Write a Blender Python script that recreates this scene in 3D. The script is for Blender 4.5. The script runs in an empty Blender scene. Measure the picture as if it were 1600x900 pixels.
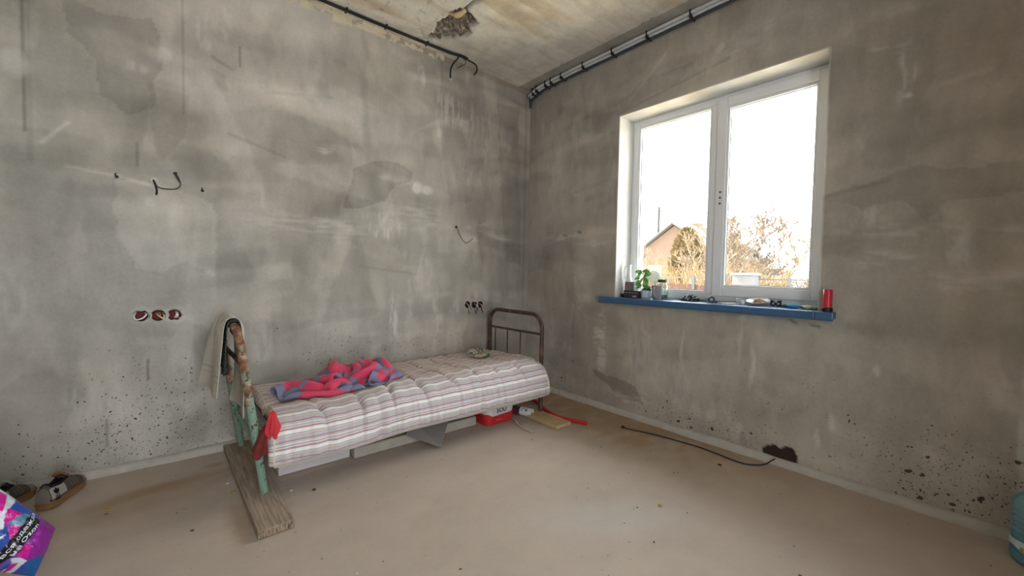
import bpy, math, random
import numpy as np
from mathutils import Vector, Matrix, noise as mnoise

scene = bpy.context.scene
COL = scene.collection
PI = math.pi

# ------------------------------------------------------------------ camera
cam_d = bpy.data.cameras.new('camera'); cam = bpy.data.objects.new('camera', cam_d); COL.objects.link(cam)
cam_d.sensor_width = 36.0; cam_d.lens = 633.685 / 1600 * 36.0; cam_d.clip_start = .02; cam_d.clip_end = 500
CAM = Vector((-2.8071, -3.0405, 1.12096))
_yaw, _pit, _rol = 0.862228, -0.0363648, 0.0188745
_f = Vector((math.cos(_pit)*math.cos(_yaw), math.cos(_pit)*math.sin(_yaw), math.sin(_pit)))
_r0 = Vector((math.sin(_yaw), -math.cos(_yaw), 0)); _u0 = _r0.cross(_f)
_r = _r0*math.cos(_rol) + _u0*math.sin(_rol); _u = -_r0*math.sin(_rol) + _u0*math.cos(_rol)
cam.matrix_world = Matrix(((_r.x, _u.x, -_f.x, CAM.x), (_r.y, _u.y, -_f.y, CAM.y), (_r.z, _u.z, -_f.z, CAM.z), (0, 0, 0, 1)))
scene.camera = cam

# ------------------------------------------------------------------ sky, sun, opening portals, exposure
world = bpy.data.worlds.new('sky'); scene.world = world; world.use_nodes = True
_bg = world.node_tree.nodes['Background']
_bg.inputs[0].default_value = (0.885, 0.938, 1.0, 1); _bg.inputs[1].default_value = 7.5
sun_d = bpy.data.lights.new('sun', 'SUN'); sun_d.energy = 28.0; sun_d.color = (1.0, .82, .58); sun_d.angle = math.radians(2)
sun = bpy.data.objects.new('sun', sun_d); COL.objects.link(sun)
sun.rotation_euler = Vector((.10, -.90, -.72)).to_track_quat('-Z', 'Y').to_euler()
def portal(loc, direction, sx, sy):
    d = bpy.data.lights.new('opening_portal', 'AREA'); d.shape = 'RECTANGLE'; d.size = sx; d.size_y = sy
    d.cycles.is_portal = True
    o = bpy.data.objects.new('opening_portal', d); COL.objects.link(o)
    o.location = loc; o.rotation_euler = Vector(direction).to_track_quat('-Z', 'Z').to_euler()
portal((.41, -1.748, 1.66), (-1, 0, 0), 1.36, 1.5)
portal((-2.70, -4.46, 1.20), (0, 1, 0), 1.15, 2.3)  # serves the fill opening added behind the camera
vs_ = scene.view_settings
scene.display_settings.display_device = 'sRGB'
vs_.view_transform = 'Standard'; vs_.look = 'None'; vs_.gamma = 1; vs_.use_curve_mapping = False; vs_.exposure = 0.76
scene.cycles.use_denoising = True
scene.cycles.max_bounces = 12; scene.cycles.diffuse_bounces = 8; scene.cycles.transparent_max_bounces = 12

# ------------------------------------------------------------------ helpers
def tag(o, label=None, cat=None, group=None, kind=None):
    if label: o['label'] = label
    if cat: o['category'] = cat
    if group: o['group'] = group
    if kind: o['kind'] = kind
    return o

def thing(name, label, cat, loc=(0, 0, 0), group=None):
    o = bpy.data.objects.new(name, None); COL.objects.link(o); o.location = loc; o.empty_display_size = .05
    return tag(o, label, cat, group)

def world_loc(o):
    p = Vector((0, 0, 0))
    while o is not None:
        p += o.location; o = o.parent
    return p

def catmull(pts, n=6, closed=False):
    P = [Vector(p) for p in pts]; out = []
    m = len(P); rng = m if closed else m - 1
    for i in range(rng):
        p0 = P[(i-1) % m] if (closed or i > 0) else P[0]*2 - P[1]
        p1 = P[i]; p2 = P[(i+1) % m]
        p3 = P[(i+2) % m] if (closed or i + 2 < m) else P[-1]*2 - P[-2]
        for k in range(n):
            t = k/n
            out.append(.5*((2*p1) + (p2-p0)*t + (2*p0-5*p1+4*p2-p3)*t*t + (3*p1-p0-3*p2+p3)*t*t*t))
    if not closed: out.append(P[-1])
    return out

class MB:
    """collects shapes (world coordinates) and links them as one mesh object"""
    def __init__(s): s.v = []; s.f = []; s.m = []; s.cm = 0
    def mat(s, i): s.cm = i; return s
    def add(s, vs, fs):
        b = len(s.v); s.v += [tuple(p) for p in vs]
        for f in fs: s.f.append(tuple(b + i for i in f)); s.m.append(s.cm)
        return s
    def box(s, x0, x1, y0, y1, z0, z1, M=None):
        vs = [Vector((x, y, z)) for x in (x0, x1) for y in (y0, y1) for z in (z0, z1)]
        if M is not None: vs = [M @ p for p in vs]
        return s.add(vs, [(0,1,3,2), (4,6,7,5), (0,4,5,1), (2,3,7,6), (0,2,6,4), (1,5,7,3)])
    def tube(s, path, r, seg=8, cap=True, closed=False):
        P = [Vector(p) for p in path]; n = len(P)
        R = r if hasattr(r, '__len__') else [r]*n
        vs = []; fs = []; up = None
        for i in range(n):
            if closed: t = P[(i+1) % n] - P[i-1]
            else: t = P[min(i+1, n-1)] - P[max(i-1, 0)]
            t.normalize()
            if up is None:
                up = Vector((0, 0, 1)) if abs(t.z) < .9 else Vector((1, 0, 0))
            a = up - t*up.dot(t)
            if a.length < 1e-6: a = Vector((1, 0, 0)).cross(t)
            a.normalize(); b = t.cross(a); up = a
            for k in range(seg):
                q = 2*PI*k/seg
                vs.append(P[i] + (a*math.cos(q) + b*math.sin(q))*R[i])
        for i in range(n if closed else n-1):
            j = (i+1) % n
            for k in range(seg):
                l = (k+1) % seg
                fs.append((i*seg+k, i*seg+l, j*seg+l, j*seg+k))
        if cap and not closed:
            fs.append(tuple(range(seg-1, -1, -1))); fs.append(tuple((n-1)*seg+k for k in range(seg)))
        return s.add(vs, fs)
    def lathe(s, prof, c, seg=24, M=None, cap=True):
        vs = []; fs = []; n = len(prof)
        for r, z in prof:
            for k in range(seg):
                q = 2*PI*k/seg; p = Vector((r*math.cos(q), r*math.sin(q), z))
                vs.append((M @ p if M is not None else p) + Vector(c))
        for i in range(n-1):
            for k in range(seg):
                l = (k+1) % seg; fs.append((i*seg+k, i*seg+l, (i+1)*seg+l, (i+1)*seg+k))
        if cap and prof[0][0] > 1e-5: fs.append(tuple(range(seg-1, -1, -1)))
        if cap and prof[-1][0] > 1e-5: fs.append(tuple((n-1)*seg+k for k in range(seg)))
        return s.add(vs, fs)
    def prism(s, poly, d0, d1, fn):
        """poly of (a,b); fn(a,b,d) -> point"""
        n = len(poly); vs = [fn(a, b, d0) for a, b in poly] + [fn(a, b, d1) for a, b in poly]
        fs = [tuple(range(n-1, -1, -1)), tuple(range(n, 2*n))]
        for i in range(n): j = (i+1) % n; fs.append((i, j, n+j, n+i))
        return s.add(vs, fs)
    def build(s, name, mats, parent=None, smooth=False, bevel=0, sub=0, auto=None, label=None):
        me = bpy.data.meshes.new(name); off = world_loc(parent) if parent else Vector((0, 0, 0))
        me.from_pydata([(p[0]-off.x, p[1]-off.y, p[2]-off.z) for p in s.v], [], s.f)
        for m in (mats if isinstance(mats, (list, tuple)) else [mats]): me.materials.append(m)
        if isinstance(mats, (list, tuple)) and len(mats) > 1: me.polygons.foreach_set('material_index', s.m)
        import bmesh
        bm = bmesh.new(); bm.from_mesh(me); bmesh.ops.recalc_face_normals(bm, faces=bm.faces); bm.to_mesh(me); bm.free()
        o = bpy.data.objects.new(name, me); COL.objects.link(o); o.parent = parent
        if smooth or auto:
            me.polygons.foreach_set('use_smooth', [True]*len(me.polygons))
        if auto: me.set_sharp_from_angle(angle=math.radians(auto))
        if bevel:
            b = o.modifiers.new('bevel', 'BEVEL'); b.width = bevel; b.segments = 2; b.limit_method = 'ANGLE'
        if sub:
            b = o.modifiers.new('sub', 'SUBSURF'); b.levels = sub; b.render_levels = sub
        if label: o['label'] = label
        return o

def grid_mesh(name, V, nu, nv, mat, parent=None, uv=None, closed_u=False, smooth=True, keep=None, attrs=None):
    """V: (nu*nv,3) array, index = i*nv + j"""
    V = np.asarray(V, float).reshape(-1, 3)
    if parent is not None:
        w = world_loc(parent); V = V - np.array([w.x, w.y, w.z])
    iu = np.arange(nu if closed_u else nu-1); jv = np.arange(nv-1)
    I, J = np.meshgrid(iu, jv, indexing='ij'); I2 = (I+1) % nu
    F = np.stack([I*nv+J, I2*nv+J, I2*nv+J+1, I*nv+J+1], -1).reshape(-1, 4)
    if keep is not None: F = F[keep.reshape(-1)]
    used = np.unique(F); remap = -np.ones(len(V), int); remap[used] = np.arange(len(used))
    F = remap[F]; V = V[used]
    me = bpy.data.meshes.new(name)
    me.vertices.add(len(V)); me.vertices.foreach_set('co', V.astype(np.float32).ravel())
    me.loops.add(len(F)*4); me.loops.foreach_set('vertex_index', F.astype(np.int32).ravel())
    me.polygons.add(len(F)); me.polygons.foreach_set('loop_start', (np.arange(len(F))*4).astype(np.int32))
    me.polygons.foreach_set('use_smooth', np.full(len(F), smooth))
    me.update(calc_edges=True)
    if uv is not None:
        U = np.asarray(uv, float).reshape(-1, 2)[used]
        l = me.uv_layers.new(name='UVMap'); l.data.foreach_set('uv', U[F.ravel()].astype(np.float32).ravel())
    for k, a in (attrs or {}).items():
        a = np.asarray(a, float)
        if a.ndim > 1 and a.shape[-1] == 3:
            a = a.reshape(-1, 3)[used]
            at = me.attributes.new(k, 'FLOAT_COLOR', 'POINT')
            at.data.foreach_set('color', np.concatenate([a, np.ones((len(a), 1))], 1).astype(np.float32).ravel())
        else:
            at = me.attributes.new(k, 'FLOAT', 'POINT'); at.data.foreach_set('value', a.reshape(-1)[used].astype(np.float32))
    me.materials.append(mat)
    o = bpy.data.objects.new(name, me); COL.objects.link(o); o.parent = parent
    return o

# numpy value noise
def vnoise(U, V, scale, seed):
    rs = np.random.RandomState(seed); L = rs.rand(97, 89)*2-1
    x = U*scale; y = V*scale
    xi = np.floor(x).astype(int); yi = np.floor(y).astype(int); fx = x-xi; fy = y-yi
    fx = fx*fx*(3-2*fx); fy = fy*fy*(3-2*fy)
    g = lambda a, b: L[a % 97, b % 89]
    return (g(xi, yi)*(1-fx)+g(xi+1, yi)*fx)*(1-fy) + (g(xi, yi+1)*(1-fx)+g(xi+1, yi+1)*fx)*fy
def fbm(U, V, scale, seed, octv=4, gain=.55):
    t = 0; a = 1; s = 0
    for k in range(octv):
        t = t + a*vnoise(U, V, scale*2**k, seed+k*13); s += a; a *= gain
    return t/s
def sstep(a, b, x):
    t = np.clip((x-a)/(b-a), 0, 1); return t*t*(3-2*t)
def inpoly(U, V, poly):
    r = np.zeros(U.shape, bool); n = len(poly)
    for i in range(n):
        x1, y1 = poly[i]; x2, y2 = poly[(i+1) % n]
        c = ((y1 > V) != (y2 > V)) & (U < (x2-x1)*(V-y1)/((y2-y1) if abs(y2-y1) > 1e-9 else 1e-9)+x1)
        r ^= c
    return r

# ------------------------------------------------------------------ materials
class NT:
    def __init__(s, name):
        s.m = bpy.data.materials.new(name); s.m.use_nodes = True; s.t = s.m.node_tree
        s.b = s.t.nodes['Principled BSDF']; s.out = s.t.nodes['Material Output']; s._co = None
    def n(s, typ, **kw):
        x = s.t.nodes.new('ShaderNode'+typ)
        for k, v in kw.items():
            if k.startswith('i_'):
                key = k[2:]; key = int(key) if key.isdigit() else key.replace('_', ' ')
                x.inputs[key].default_value = v
            else: setattr(x, k, v)
        return x
    def l(s, a, b): s.t.links.new(a, b)
    def obj(s):
        if s._co is None: s._co = s.n('TexCoord')
        return s._co.outputs['Object']
    def noise(s, scale, detail=4, rough=.55, co=None, stretch=None):
        x = s.n('TexNoise', i_Scale=scale, i_Detail=detail, i_Roughness=rough)
        c = co or s.obj()
        if stretch:
            mp = s.n('Mapping'); mp.inputs['Scale'].default_value = stretch; s.l(c, mp.inputs['Vector']); c = mp.outputs[0]
        s.l(c, x.inputs['Vector']); return x.outputs['Fac']
    def math(s, op, a, b=None, clamp=False):
        x = s.n('Math', operation=op, use_clamp=clamp)
        for i, v in enumerate((a, b)):
            if v is None: continue
            if isinstance(v, (int, float)): x.inputs[i].default_value = v
            else: s.l(v, x.inputs[i])
        return x.outputs[0]
    def mix(s, fac, a, b, mode='MIX'):
        x = s.n('Mix', data_type='RGBA', blend_type=mode)
        for i, v in ((0, fac), (6, a), (7, b)):
            if isinstance(v, (int, float)): x.inputs[i].default_value = v
            elif isinstance(v, (tuple, list)): x.inputs[i].default_value = (*v[:3], 1)
            else: s.l(v, x.inputs[i])
        return x.outputs[2]
    def ramp(s, fac, stops, interp='LINEAR'):
        x = s.n('ValToRGB'); x.color_ramp.interpolation = interp
        e = x.color_ramp.elements
        while len(e) < len(stops): e.new(.5)
        for k, (p, c) in enumerate(stops):
            e[k].position = p; e[k].color = (*c[:3], 1) if hasattr(c, '__len__') else (c, c, c, 1)
        s.l(fac, x.inputs[0]); return x.outputs[0]
    def bump(s, h, strength, dist=.01, prev=None):
        x = s.n('Bump', i_Strength=strength, i_Distance=dist); s.l(h, x.inputs['Height'])
        if prev is not None: s.l(prev, x.inputs['Normal'])
        return x.outputs[0]
    def fin(s, col=None, rough=None, normal=None, spec=None, metal=None):
        b = s.b
        for key, v in (('Base Color', col), ('Roughness', rough), ('Normal', normal), ('Metallic', metal), ('Specular IOR Level', spec)):
            if v is None: continue
            if isinstance(v, (int, float)): b.inputs[key].default_value = v
            elif isinstance(v, (tuple, list)): b.inputs[key].default_value = (*v[:3], 1)
            else: s.l(v, b.inputs[key])
        return s.m

def M_(name, col, rough=.7, metal=0., var=.15, vs=12., bump=.15, bs=90., spec=.3, col2=None, lo=.42, hi=.6):
    """plain procedural material: colour broken up by noise, fine relief"""
    t = NT(name); n1 = t.noise(vs, 5)
    if col2 is None:
        a = tuple(c*(1-var) for c in col); b = tuple(min(1, c*(1+var)) for c in col); c = t.mix(n1, a, b)
    else:
        c = t.mix(t.ramp(n1, [(lo, 0.), (hi, 1.)]), col, col2)
    nb = t.bump(t.noise(bs, 3), bump, .004) if bump else None
    return t.fin(c, rough, nb, spec, metal)

def glass_mat(name, tint=(1, 1, 1), gloss=.06):
    t = NT(name); tr = t.n('BsdfTransparent'); tr.inputs[0].default_value = (*tint, 1)
    gl = t.n('BsdfGlossy', i_Roughness=.02); fr = t.n('LayerWeight', i_Blend=.12)
    mx = t.n('MixShader'); f = t.math('MULTIPLY', fr.outputs['Fresnel'], .8); f = t.math('ADD', f, gloss*.3)
    t.l(f, mx.inputs[0]); t.l(tr.outputs[0], mx.inputs[1]); t.l(gl.outputs[0], mx.inputs[2])
    t.l(mx.outputs[0], t.out.inputs[0]); return t.m

# ================================================================== room shell
H = 2.94; XL = -3.46; YB = -4.20          # ceiling height, side wall, back wall
WY0, WY1, WZ0, WZ1 = -1.067, -2.4285, .90, 2.4015   # window opening in the right wall (x = 0)
SOCK_A = [(-2.910, .848), (-2.837, .845), (-2.767, .844)]
SOCK_B = [(-.726, .829), (-.657, .827), (-.587, .824)]

def plaster_mat(name, spec=.25, fine=.13, bstr=.55, mid=.62):
    t = NT(name)
    at = t.n('Attribute', attribute_name='Col'); c = at.outputs['Color']
    g = t.math('ADD', t.math('MULTIPLY', t.noise(55, 6, .65), fine*2), 1-fine)
    g2 = t.math('ADD', t.math('MULTIPLY', t.noise(8, 7, .68, stretch=(1, 1, .5)), mid), 1-mid*.5)
    c = t.mix(1., c, t.math('MULTIPLY', g, g2), 'MULTIPLY')
    sp = t.n('Attribute', attribute_name='Spat').outputs['Fac']
    wob = t.n('TexNoise', i_Scale=38., i_Detail=3.); t.l(t.obj(), wob.inputs['Vector'])
    add = t.n('VectorMath', operation='MULTIPLY_ADD'); t.l(wob.outputs['Color'], add.inputs[0])
    add.inputs[1].default_value = (.028, .028, .028); t.l(t.obj(), add.inputs[2])
    masks = []
    for sc, r0, k in ((21., .09, 1.), (44., .10, 1.7), (95., .13, 1.5)):
        v = t.n('TexVoronoi', i_Scale=sc); t.l(add.outputs[0], v.inputs['Vector'])
        s = t.n('SeparateColor'); t.l(v.outputs['Color'], s.inputs[0])
        rad = t.math('ADD', t.math('MULTIPLY', t.math('POWER', s.outputs[1], 3.), .20), r0)
        inside = t.math('LESS_THAN', v.outputs['Distance'], rad)
        act = t.math('LESS_THAN', s.outputs[0], t.math('MULTIPLY', sp, k))
        masks.append(t.math('MULTIPLY', inside, act))
    m = t.math('MAXIMUM', t.math('MAXIMUM', masks[0], masks[1]), masks[2])
    c = t.mix(t.math('MULTIPLY', m, .88), c, (.036, .025, .019))
    nb = t.bump(t.noise(160, 4, .7), bstr*.6, .003)
    nb = t.bump(t.noise(28, 6, .7), bstr, .006, nb)
    return t.fin(c, .78, nb, spec)

def strokes(U, V, seed, n, amp, lo=.15, hi=.9, wlo=.04, whi=.26, vert=.35):
    rs = np.random.RandomState(seed); T = np.zeros(U.shape)
    u0, u1, v0, v1 = U.min(), U.max(), V.min(), V.max()
    wu = fbm(U, V, 5., seed+1)*.05; wv = fbm(U, V, 5., seed+2)*.05
    fibre = {}
    for k in range(n):
        cu = rs.uniform(u0, u1); cv = rs.uniform(v0, v1); L = rs.uniform(lo, hi)*.5; W = rs.uniform(wlo, whi)*.5
        a = rs.normal(0, .22) + (PI/2 if rs.rand() < vert else 0)
        s = rs.choice([-1, 1], p=[.45, .55])*rs.uniform(.3, 1)*amp
        du = U+wu-cu; dv = V+wv-cv
        p = du*math.cos(a)+dv*math.sin(a); q = -du*math.sin(a)+dv*math.cos(a)
        q = q + p*p*rs.uniform(-.25, .25)
        e = 1-sstep(.75, 1.05, np.abs(p)/L)
        hard = rs.uniform(.01, .03); soft = W*rs.uniform(.5, 1.4)
        b = sstep(-W-hard, -W+hard, q)*(1-sstep(W-soft, W+hard, q))
        T += s*e*b
    return T

def base_tone(U, V, seed, amp=1.):
    T = .28*amp*fbm(U, V, 1.1, seed, 5) + .10*amp*fbm(U*2.2, V*.7, 2.0, seed+5, 4) + .07*amp*fbm(U*.6, V*2.4, 2.2, seed+9, 4)
    return T

def ell(U, V, u, v, a, b, ang=0., p=.5):
    du = U-u; dv = V-v; c, s = math.cos(ang), math.sin(ang)
    d = np.sqrt(((du*c+dv*s)/a)**2+((-du*s+dv*c)/b)**2)
    return 1-sstep(1-p, 1+p, d)

def axis(a, b, step, extra=()):
    """grid lines from a to b that include the extra values exactly"""
    pts = sorted([a, b]+list(extra)); out = []
    for p, q in zip(pts[:-1], pts[1:]):
        n = max(1, int(round((q-p)/step))); out += [p+(q-p)*k/n for k in range(n)]
    return np.array(out+[pts[-1]])

def add_faces(o, quads, mats=()):
    """append plain quads (world coordinates) to a mesh object: backs, reveals, rims"""
    import bmesh
    me = o.data
    for m in mats: me.materials.append(m)
    bm = bmesh.new(); bm.from_mesh(me)
    for q, mi in quads:
        f = bm.faces.new([bm.verts.new(p) for p in q]); f.material_index = mi
    bm.to_mesh(me); bm.free()

mat_plaster = plaster_mat('grey_cement_plaster')
mat_slab = plaster_mat('ceiling_concrete', spec=.15, fine=.16, bstr=.6)
mat_rough = M_('rough_wall_outside', (.5, .47, .42), .9)
CEM = np.array([.388, .352, .306])

# ---- left wall (y = 0), the bed stands along it
us = axis(XL, 0, .0105); vz = axis(0, H, .0105)
U, V = np.meshgrid(us, vz, indexing='ij')
T = base_tone(U, V, 11) + strokes(U, V, 21, 200, .18) + strokes(U, V, 23, 60, .16, .08, .3, .02, .08)
wu = U+.03*fbm(U, V, 7, 71, 3); wv = V+.03*fbm(U, V, 7, 73, 3)
Hh = .0035*fbm(U, V, 1.6, 31, 3) + .0008*strokes(U, V, 21, 60, 1.)
def patch(poly, t, h=.0015):
    global T, Hh
    m = inpoly(wu, wv, poly); T = T+t*m; Hh = Hh+h*m
patch([(-3.0, 1.57), (-2.84, 1.60), (-2.60, 1.52), (-2.555, 1.20), (-2.58, 1.06), (-2.70, 1.16), (-2.82, 1.10), (-2.93, 1.12), (-2.99, 1.28)], .16, .0025)
patch([(-1.76, 1.88), (-1.62, 1.95), (-1.46, 1.985), (-1.26, 1.93), (-1.30, 1.84), (-1.42, 1.78), (-1.52, 1.66), (-1.70, 1.60), (-1.81, 1.57), (-1.79, 1.72)], -.26, -.002)
patch([(-3.20, 2.45), (-3.02, 2.42), (-2.86, 2.50), (-2.80, 2.25), (-2.86, 2.02), (-2.95, 1.94), (-3.05, 2.02), (-3.07, 2.20), (-3.17, 2.28)], -.20, -.002)
patch([(-2.86, 2.12), (-2.70, 2.10), (-2.72, 1.86), (-2.82, 1.72), (-2.88, 1.95)], -.12, -.001)
patch([(-1.03, 2.94), (-.60, 2.94), (-.50, 2.40), (-.62, 2.05), (-.72, 1.75), (-.92, 1.70), (-1.02, 2.2)], -.14, -.002)
patch([(-.42, 2.7), (-.16, 2.75), (-.10, 1.2), (-.30, 1.25), (-.36, 1.9)], -.20, 0.)
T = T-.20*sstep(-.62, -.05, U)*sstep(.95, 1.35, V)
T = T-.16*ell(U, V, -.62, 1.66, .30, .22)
T = T+.20*ell(U, V, -2.25, 2.75, .55, .16, .2)+.14*ell(U, V, -1.9, 2.30, .45, .10, .15)+.12*ell(U, V, -2.2, 1.48, .8, .12, -.05)
W = np.zeros(U.shape)                     # chalky white smears
fib = .5+.5*fbm(U*6, V*1.2, 9, 41, 3)
fibh = .5+.5*fbm(U*1.2, V*6, 9, 43, 3)
for (u, v, a, b, g, k, f) in [(-2.845, 2.325, .03, .06, .5, .55, 0), (-2.60, 2.50, .08, .10, .2, .55, 0), (-2.50, 2.62, .03, .08, .3, .5, 0), (-2.90, 2.20, .05, .025, 0, .45, 0),
        (-1.555, 1.47, .06, .10, -.5, .8, 0), (-1.44, 1.45, .09, .08, .3, .75, 0), (-1.36, 1.30, .10, .05, -.6, .4, 0), (-1.24, 1.81, .035, .05, 0, 1.4, 2), (-1.165, 1.795, .05, .035, 0, 1.1, 2), (-1.035, 2.295, .03, .04, 0, .9, 2),
        (-1.19, 2.70, .03, .10, .2, .9, 0), (-.93, 2.50, .14, .14, 0, .6, 0), (-.72, 2.40, .06, .22, 0, .5, 0), (-.55, 2.35, .05, .30, 0, .4, 0), (-.78, 2.0, .12, .12, 0, .3, 0), (-.62, 1.55, .14, .05, .2, .5, 1), (-.40, 1.47, .16, .04, -.1, .45, 1),
        (-1.44, .74, .035, .20, 0, .8, 0), (-1.30, .90, .03, .30, 0, .4, 0), (-1.05, .72, .03, .25, 0, .5, 0), (-.86, .74, .03, .22, 0, .5, 0), (-1.18, 1.12, .12, .12, 0, .35, 0), (-1.30, 1.55, .35, .10, .1, .35, 1), (-2.05, 1.42, .45, .07, -.05, .4, 1),
        (-2.72, .52, .07, .10, 0, .4, 0), (-2.33, .65, .06, .14, 0, .35, 0), (-3.34, 2.08, .05, .06, 0, .9, 2), (-3.36, .95, .06, .14, 0, .4, 0), (-3.1, .40, .10, .10, 0, .5, 0), (-2.20, 2.28, .26, .03, .1, .5, 1), (-2.86, 1.49, .02, .03, 0, .8, 2),
        (-.66, .90, .10, .05, .1, .5, 0), (-1.95, 1.95, .08, .03, .3, .5, 1)]:
    tex = fib if f == 0 else (fibh if f == 1 else .62+.0*U)
    W = np.maximum(W, k*ell(wu, wv, u, v, a, b, g, .45)*sstep(.38, .68, tex))
# trowel combs and hair scratches
for (u, v0, v1, w, d) in [(-3.312, 1.76, 2.94, .006, -.5), (-3.295, 1.62, 2.94, .012, -.12), (-2.72, 2.0, 2.94, .005, -.25), (-2.70, 2.0, 2.9, .004, .1), (-2.915, 1.66, 1.80, .004, -.3), (-2.88, .48, .60, .006, -.6), (-3.05, .14, .30, .005, -.4), (-2.44, 2.36, 2.48, .004, -.5), (-.06, .8, 2.9, .010, -.22), (-1.03, 2.35, 2.9, .006, -.15)]:
    T = T+d*(np.abs(U-u) < w)*(V > v0)*(V < v1)
for (u0, z0, u1, z1, w, d) in [(-2.58, 2.37, -2.48, 2.33, .006, -.4), (-2.50, 1.94, -2.20, 1.86, .005, -.3), (-3.18, 1.62, -2.99, 1.60, .005, .35), (-2.99, 1.60, -2.86, 1.57, .004, .3), (-2.30, 2.25, -1.90, 2.33, .006, -.25), (-1.7, 1.15, -1.25, 1.10, .004, -.2), (-3.26, 1.72, -3.17, 1.84, .003, .4)]:
    tt = np.clip(((U-u0)*(u1-u0)+(V-z0)*(z1-z0))/((u1-u0)**2+(z1-z0)**2), 0, 1)
    T = T+d*.8*np.exp(-(np.hypot(U-u0-tt*(u1-u0), V-z0-tt*(z1-z0))/max(w, .0085))**2)
C = CEM*np.exp(T)[..., None]
C = C*(1+np.stack([.05*fbm(U, V, .9, 81), .02*fbm(U, V, .9, 83), -.05*fbm(U, V, .9, 81)], -1))
C = C+(np.array([.62, .60, .56])-C)*np.clip(W*.75, 0, .85)[..., None]
# crumbled pale plaster along the top edge
cr = (V > 2.865+.03*fbm(U, V, 6, 91, 3)+.012*(U+2.2)) & (fbm(U, V, 16, 95, 4) > -.12) & (U > -2.3) & (U < -1.0)
C[cr] = np.array([.60, .52, .38]); Hh = Hh+.012*cr*(.5+fbm(U, V, 30, 97, 2))
bd = (V > 2.895) & ~cr
C[bd] *= np.array([.92, .86, .78])
spat = .34*sstep(.36, .02, V)*sstep(-1.9, -2.4, U)+.22*sstep(.78, .2, V)*sstep(-.2, -.6, np.abs(U+2.75)-.75)
spat = np.maximum(spat, .20*sstep(.72, .52, V)*sstep(.30, .5, V)*(U > -2.1)*(U < -.2))
spat = np.clip(2.1*spat*(.65+.9*fbm(U, V, 3, 101)), 0, 1)
keep = np.ones((len(us)-1, len(vz)-1), bool)
Y = -Hh.copy()
for (su, sv) in SOCK_A+SOCK_B:
    d = np.hypot(U-su, V-sv); r = .034
    near = np.abs(d-r) < .0078                       # snap the ring of vertices to the hole
    k = np.where(near, (r+.0016*vnoise(U, V, 60, 7))/np.maximum(d, 1e-6), 1.)
    U2 = su+(U-su)*k; V2 = sv+(V-sv)*k; U = U2; V = V2
    ins = d < r-.0005
    kc = ins[:-1, :-1].astype(int)+ins[1:, :-1]+ins[:-1, 1:]+ins[1:, 1:]
    keep &= kc < 3
    rim = np.exp(-((d-.038)/.010)**2); Y -= .004*rim*(.6+.8*vnoise(U, V, 45, 9)); C += .06*rim[..., None]
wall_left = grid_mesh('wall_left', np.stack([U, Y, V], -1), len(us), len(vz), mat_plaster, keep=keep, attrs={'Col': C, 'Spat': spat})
add_faces(wall_left, [(((XL-.3, .3, -.7), (.3, .3, -.7), (.3, .3, 3.25), (XL-.3, .3, 3.25)), 1)], [mat_rough])
tag(wall_left, 'long grey cement-plastered wall with trowel marks behind the bed', kind='structure')

# ---- right wall (x = 0) with the window opening
us = axis(YB, 0, .0115, (WY0, WY1)); vz = axis(0, H, .0115, (WZ0, WZ1))
U, V = np.meshgrid(us, vz, indexing='ij')
T = base_tone(U, V, 211, .9)+strokes(U, V, 221, 190, .13)+strokes(U, V, 223, 50, .14, .08, .3, .02, .08)
wu = U+.03*fbm(U, V, 7, 271, 3); wv = V+.03*fbm(U, V, 7, 273, 3)
Hh = .0035*fbm(U, V, 1.6, 231, 3)+.0008*strokes(U, V, 221, 60, 1.)
patch([(-.86, .30), (-.90, .24), (-1.10, .14), (-1.34, .12), (-1.28, .24), (-1.20, .28), (-1.0, .27)], -.34, -.001)
patch([(-.60, 1.46), (-.62, .9), (-.75, .75), (-.90, .72), (-.92, .40), (-.80, .30), (-.45, .35), (-.25, .8), (-.2, 1.40)], -.12, 0)
patch([(-1.05, 2.55), (-1.35, 2.62), (-1.65, 2.60), (-1.55, 2.50), (-1.30, 2.48), (-1.08, 2.44)], -.14, .001)
patch([(-1.45, 2.94), (-1.7, 2.94), (-1.72, 2.55), (-1.47, 2.60)], -.10, 0)
patch([(-2.42, 1.58), (-2.66, 1.64), (-2.80, 1.70), (-2.92, 1.66), (-3.4, 1.64), (-4.2, 1.7), (-4.2, 1.62), (-3.1, 1.52), (-2.9, 1.50), (-2.84, 1.42), (-2.76, 1.52), (-2.6, 1.50)], -.18, -.002)
patch([(-2.45, 2.9), (-2.55, 2.4), (-2.60, 1.7), (-2.75, 1.7), (-2.85, 2.3), (-3.1, 2.94)], -.08, 0)
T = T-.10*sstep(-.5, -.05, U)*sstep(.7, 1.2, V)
W = np.zeros(U.shape)
fib = .5+.5*fbm(U*6, V*1.2, 9, 241, 3); fibh = .5+.5*fbm(U*1.2, V*6, 9, 243, 3)
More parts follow.
